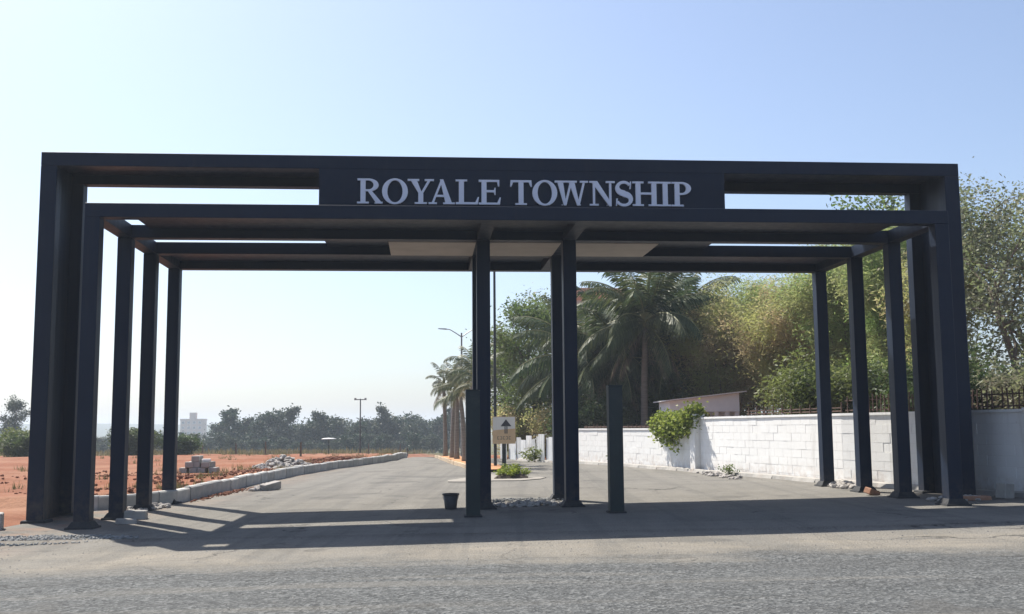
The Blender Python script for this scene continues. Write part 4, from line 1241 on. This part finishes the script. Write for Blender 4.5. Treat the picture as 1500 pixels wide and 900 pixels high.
pile('rubble', (7.75, 25.4), .35, .8, 120, .03, .12, M['stone'], 'pale debris between the right gate columns', .1, 6)
p = g2w(16.1, 1.2); pile('rubble', p, .7, .3, 70, .03, .1, M['stone'], 'pale stones at the foot of the right portal jamb', .05, 7)
p = g2w(.15, 4.7); pile('rubble', p, .35, 1.1, 120, .03, .10, M['stone'], 'pale stones around the rear left gate column', .06, 8)
pile('rubble', (-7.35, 28.0), .22, 3.2, 260, .012, .045, M['redrock'], 'red soil crumbs spilled along the kerb foot', .02, 13)
pile('rubble', (-12.5, 33), 5, 8, 420, .02, .08, M['redrock'], 'red laterite clods scattered over the field', .03, 9, fz)
pile('rubble', (-9.0, 33), 1.0, 12, 420, .02, .08, M['redrock'], 'red clods lying along the back of the kerb', .05, 10, fz)
pile('rubble', (-8.2, 50), 1.2, 6, 300, .04, .11, M['redrock'], 'red and pale clods beyond the kerb bend', .15, 12, fz)
pile('gravel', (-7.7, 16.5), 2.0, .75, 1800, .010, .034, M['darkstone'], 'crushed grey stone spilled before the left portal jamb', .03, 11)

# loose chippings over the foreground road
def chips():
    rng = np.random.RandomState(9); n = 12000
    y = 4.5 + 12.0 * rng.rand(n) ** 1.3; x = (rng.rand(n) - .5) * (y * 1.05 + 2)
    dens = vnoise(x * .5 + 9, y * .9); k = rng.rand(n) < dens * 1.1
    x, y = x[k], y[k]; n = len(x)
    z = gz(x, y) + .03 * (vnoise(x * .5, y * .5) - .5)
    r = .004 + .014 * rng.rand(n) ** 3
    base = np.array([(1, 0, 0), (-.5, .87, 0), (-.5, -.87, 0), (.1, .1, .9)])
    a = rng.rand(n) * 6.28
    B = base[None] * np.array([1, 1, .8]) * r[:, None, None] * (.7 + .6 * rng.rand(n, 4, 1))
    V = np.empty_like(B); V[..., 0] = B[..., 0] * np.cos(a)[:, None] - B[..., 1] * np.sin(a)[:, None] + x[:, None]
    V[..., 1] = B[..., 0] * np.sin(a)[:, None] + B[..., 1] * np.cos(a)[:, None] + y[:, None]; V[..., 2] = B[..., 2] + z[:, None] + .001
    F = (np.array([(0, 1, 3), (1, 2, 3), (2, 0, 3)])[None] + (np.arange(n) * 4)[:, None, None]).reshape(-1, 3)
    o = obj('gravel', np_mesh('gravel', V.reshape(-1, 3), F, M['chip'])); tag(o, 'loose grey chippings scattered over the foreground road', 'gravel', kind='stuff')
chips()

def block(name, loc, size, rot, mat, label, cat='block', group=None):
    a, b, c = size
    mb = MB().frustum(0, 0, 0, c, a / 2, b / 2, a / 2 * .97, b / 2 * .97)
    o = mb.build(name, mat, None, bevel=.015); o.location = loc; o.rotation_euler = rot
    return tag(o, label, cat, group)
x, y = -9.15, 18.5
block('concrete_block', (x, y, rz(x, y) - .01), (.85, .4, .3), (0, .03, .35), M['concrete'], 'grey concrete kerb block left of the tall portal jamb')
x, y = g2w(.52, 2.0); block('concrete_block', (x, y, rz(x, y) - .01), (.40, .22, .17), (0, 0, .1), M['concrete'], 'small grey block beside the second left column')
x, y = g2w(.62, .95); block('broken_block', (x, y, rz(x, y) - .01), (.34, .2, .1), (0, .06, .5), M['stone'], 'white broken slab between the first two left columns')
x, y = g2w(16.3, 1.05); block('clay_slab', (x, y, rz(x, y) - .01), (.7, .25, .09), (0, 0, .05), M['brick'], 'orange clay slab at the foot of the right portal')
x, y = g2w(15.2, 3.1); block('clay_slab', (x, y, rz(x, y)), (.3, .2, .13), (.2, .3, .5), M['brick'], 'broken orange clay lump between the right columns')
x, y = g2w(17.05, 1.2); block('concrete_block', (x, y, rz(x, y) - .01), (.25, .25, .3), (0, .1, .4), M['concrete'], 'grey lump against the shaded wall')
x, y = -6.5, 29.0; block('broken_block', (x, y, rz(x, y)), (.7, .22, .2), (.1, -.12, 1.15), M['stone'], 'pale broken kerb piece lying on the drive')

# stacked stone blocks on the field
rng = random.Random(21); zs = fz(-10.9, 37.5)
for lvl, nrow in ((0, 4), (1, 3), (2, 1)):
    for q in range(nrow):
        for dq in range(2):
            o = block('stone_block', (-11.35 + q * .3 + lvl * .16 + rng.uniform(-.05, .05), 37.4 + dq * .42 + rng.uniform(-.06, .06), zs + lvl * .2 - .02), (.27, .38, .195), (0, 0, rng.uniform(-.28, .28)), M['concrete'],
                      'grey stone block in the small stack on the red field', 'block', 'stacked stone blocks')
o = block('stone_block', (-10.62, 37.45, zs + .4 - .02), (.3, .3, .09), (0, 0, .3), M['white'], 'white slab on top of the grey block stack', 'block')

# field poles, posts, canopy
def field_pole(x, y, h, label):
    t = tag(empty('utility_pole', (x, y, fz(x, y))), label, 'pole')
    MB().tube([(0, 0, -.2), (0, 0, h)], [.075, .05], 8).build('shaft', M['darkpole'], t)
    MB().box(-.55, .55, -.04, .04, h - .12, h - .04).build('cross_arm', M['pole'], t)
    for s in (-.45, .45): MB().box(s - .09, s + .09, -.05, .05, h - .039, h + .06).build('lamp_head', M['pole'], t)
field_pole(-13.6, 96, 4.9, 'thin dark pole with short cross arm standing in the red field')
t = tag(empty('site_canopy', (-11.6, 68, fz(-11.6, 68))), 'small white flat canopy on a thin pole in the red field', 'canopy')
MB().tube([(0, 0, -.1), (0, 0, .95)], [.03, .025], 6).build('pole', M['darkpole'], t)
MB().lathe([(0, 1.03), (.30, 1.01), (.47, .97), (.48, .945), (.0, .95)], 16).build('canopy_top', M['white'], t, smooth=True)
for k, (x, y, h) in enumerate([(-11.4, 58, .75), (-16.5, 72, .9), (-19.5, 76, .8), (-23, 80, .9), (-26.5, 82, .8), (-31, 86, .9), (-36, 90, .9), (-12.3, 92, .9), (-9.4, 90, .9), (-8.2, 84, .8)]):
    o = MB().frustum(0, 0, -.1, h, .05, .05, .035, .035).build('fence_post', M['bark']); o.location = (x, y, fz(x, y))
    tag(o, 'weathered wooden stake standing in the red field', 'post', 'stakes in the red field')

# dry grass along the far field edge and weeds
def grass():
    rng = np.random.RandomState(15); n = 15000
    y = 88 + 62 * rng.rand(n); x = -75 + 70 * rng.rand(n)
    k = (vnoise(x * .12, y * .12) > .42) & (x < poly_x(KERB, np.clip(y, 24, 95)) - 1.5); x, y = x[k], y[k]; n = len(x)
    z = ground_z(x, y); h = .25 + .5 * rng.rand(n)
    a = rng.rand(n) * 6.28; w = .06 + .08 * rng.rand(n)
    lx, ly = rng.normal(0, .15, n), rng.normal(0, .15, n)
    V = np.stack([np.stack([x - w * np.cos(a), y - w * np.sin(a), z], -1), np.stack([x + w * np.cos(a), y + w * np.sin(a), z], -1), np.stack([x + lx, y + ly, z + h], -1)], 1).reshape(-1, 3)
    o = obj('dry_grass', np_mesh('dry_grass', V, np.arange(3 * n).reshape(-1, 3), M['grass'])); tag(o, 'dry grass along the far edge of the red field', 'grass', kind='stuff')
grass()
def tufts():
    rng = np.random.RandomState(19); k = 150
    cy = 25 + 50 * rng.rand(k) ** 1.2; cx = poly_x(KERB, np.clip(cy, 24, 95)) - .4 - 26 * rng.rand(k) ** 1.8
    x = np.repeat(cx, 26) + rng.normal(0, .12, k * 26); y = np.repeat(cy, 26) + rng.normal(0, .12, k * 26); n = len(x)
    z = ground_z(x, y) - .01; h = .06 + .2 * rng.rand(n); a = rng.rand(n) * 6.28; w = .008 + .01 * rng.rand(n)
    V = np.stack([np.stack([x - w * np.cos(a), y - w * np.sin(a), z], -1), np.stack([x + w * np.cos(a), y + w * np.sin(a), z], -1), np.stack([x + rng.normal(0, .06, n), y + rng.normal(0, .06, n), z + h], -1)], 1).reshape(-1, 3)
    o = obj('dry_grass', np_mesh('dry_grass', V, np.arange(3 * n).reshape(-1, 3), M['grass'])); tag(o, 'sparse dry tufts dotted over the red field', 'grass', kind='stuff')
tufts()
def weed(x, y, z, label, s=.3, seed=1, mat='leaf_green'):
    rng = np.random.RandomState(seed); t = tag(empty('weed', (x, y, z)), label, 'weed')
    cent = []; mb = MB()
    for k in range(9):
        tip = np.array([rng.normal(0, s * .5), rng.normal(0, s * .5), s * rng.uniform(.5, 1.1)]); mb.tube([(0, 0, -.02), tip * .5 + np.array([0, 0, .03]), tip], [.006, .005, .003], 3, False); cent += [tip, tip * .6]
    mb.build('stems', M['bark'], t)
    V, F = leaf_cloud(np.array(cent), (s * .16,) * 3, 12, s * .28, 2, rng, 0)
    obj('foliage', np_mesh('foliage', V, F, M[mat]), t)
weed(6.35, 31.8, rz(6.35, 31.8), 'small weed at the foot of the tall sunlit wall', .26, 1)
weed(1.0, 50.3, rz(1.0, 50.3), 'green weed growing at the foot of the white sheet fence', .6, 2)
weed(3.9, 41.2, rz(3.75, 41.2), 'small weed at the foot of the lower white wall', .35, 3)

# ------------------------------------------------------------------ far tree line
def far_proto(seed, H, spread, leafm, kind):
    return make_tree('field_tree', (0, -900, -900), H, spread, 'x', leafm, seed, trunk_h=.22 if kind != 'tall' else .3, trunk_r=.16, limbs=9, subs=5, clumps=2, per=36, size=.42, aspect=1.7, sig=.5 if kind != 'tall' else .4,
                     up=.05 if kind != 'tall' else .25, sides=5)
protos = [(far_proto(61, 8.0, 3.0, M['far_leaf'], 'round'), 'dark rounded tree in the belt beyond the red field'),
          (far_proto(62, 7.2, 3.2, M['far_leaf2'], 'round'), 'olive green spreading tree in the belt beyond the red field'),
          (far_proto(63, 9.6, 1.7, M['far_leaf'], 'tall'), 'tall narrow dark tree in the belt beyond the red field'),
          (far_proto(64, 6.5, 3.0, M['far_leaf'], 'round'), 'low bushy tree in the belt beyond the red field'),
          (far_proto(65, 8.6, 2.4, M['far_leaf2'], 'tall'), 'tall loose olive tree in the belt beyond the red field')]
rng = random.Random(17); used = set()
def place_far(x, y, i, s):
    src, lab = protos[i]
    o = src if i not in used else copy_tree(src)
    used.add(i)
    o.location = (x, y, float(ground_z(np.array(x), np.array(y))) - .05); o.rotation_euler = (0, 0, rng.uniform(0, 6.28)); o.scale = (s * rng.uniform(.9, 1.15), s * rng.uniform(.9, 1.15), s)
    tag(o, lab, 'tree', 'tree belt beyond the red field')
def horizon_x(px, y): return (px - 750) / 1568.75 * y
px = -20
while px < 668:
    y = rng.uniform(165, 200)
    i = rng.choice([0, 0, 1, 1, 2, 3, 4])
    s = rng.uniform(.66, .92)
    if px < 312: s *= .56
    place_far(horizon_x(px, y), y, i, s)
    px += rng.uniform(8, 14)
px = 335
while px < 670:
    y = rng.uniform(210, 245)
    place_far(horizon_x(px, y), y, rng.choice([0, 0, 1, 3, 3]), rng.uniform(.72, .9)); px += rng.uniform(9, 15)
px = -15
while px < 660:
    y = rng.uniform(150, 164)
    place_far(horizon_x(px, y), y, rng.choice([3, 3, 1]), rng.uniform(.28, .5)); px += rng.uniform(13, 22)
make_tree('field_tree', gxy(-60, 130), 6.8, 2.3, 'dark umbrella shaped tree at the edge of the red field', M['far_leaf2'], 71, trunk_h=.4, trunk_r=.12, limbs=9, subs=6, per=40, size=.22, sig=.28)
for k, (x, y, h, lab) in enumerate([(-30.3, 66, 1.5, 'round bush below the umbrella shaped tree'), (-28.2, 62, 1.1, 'low bush beside the round bush'), (-25.4, 72, 1.7, 'ragged bush seen between the left gate columns'), (-22.6, 73, 1.3, 'small bush next to the ragged bush')]):
    make_thicket('field_bush', gxy(x, y), h, h * .8, lab, M['leaf_green' if k == 0 else 'leaf_dark'], 80 + k, stems=9, per=22, size=.16, aspect=2, sig=.16, cat='bush', r0=.015, low=.1, droop=0)

# ------------------------------------------------------------------ haze
def haze():
    mb = MB().box(-1900, 1900, -250, 1850, -14, 21)
    m = bpy.data.materials.new('air_haze'); m.use_nodes = True; nt = m.node_tree; nt.nodes.clear()
    out = nt.nodes.new('ShaderNodeOutputMaterial'); pv = nt.nodes.new('ShaderNodeVolumePrincipled')
    pv.inputs['Color'].default_value = (.78, .88, 1.0, 1); pv.inputs['Density'].default_value = .00068; pv.inputs['Anisotropy'].default_value = .2
    nt.links.new(pv.outputs[0], out.inputs['Volume'])
    tag(mb.build('haze', m), kind='stuff', label='thin pale dusty air over the whole place', cat='haze')
haze()
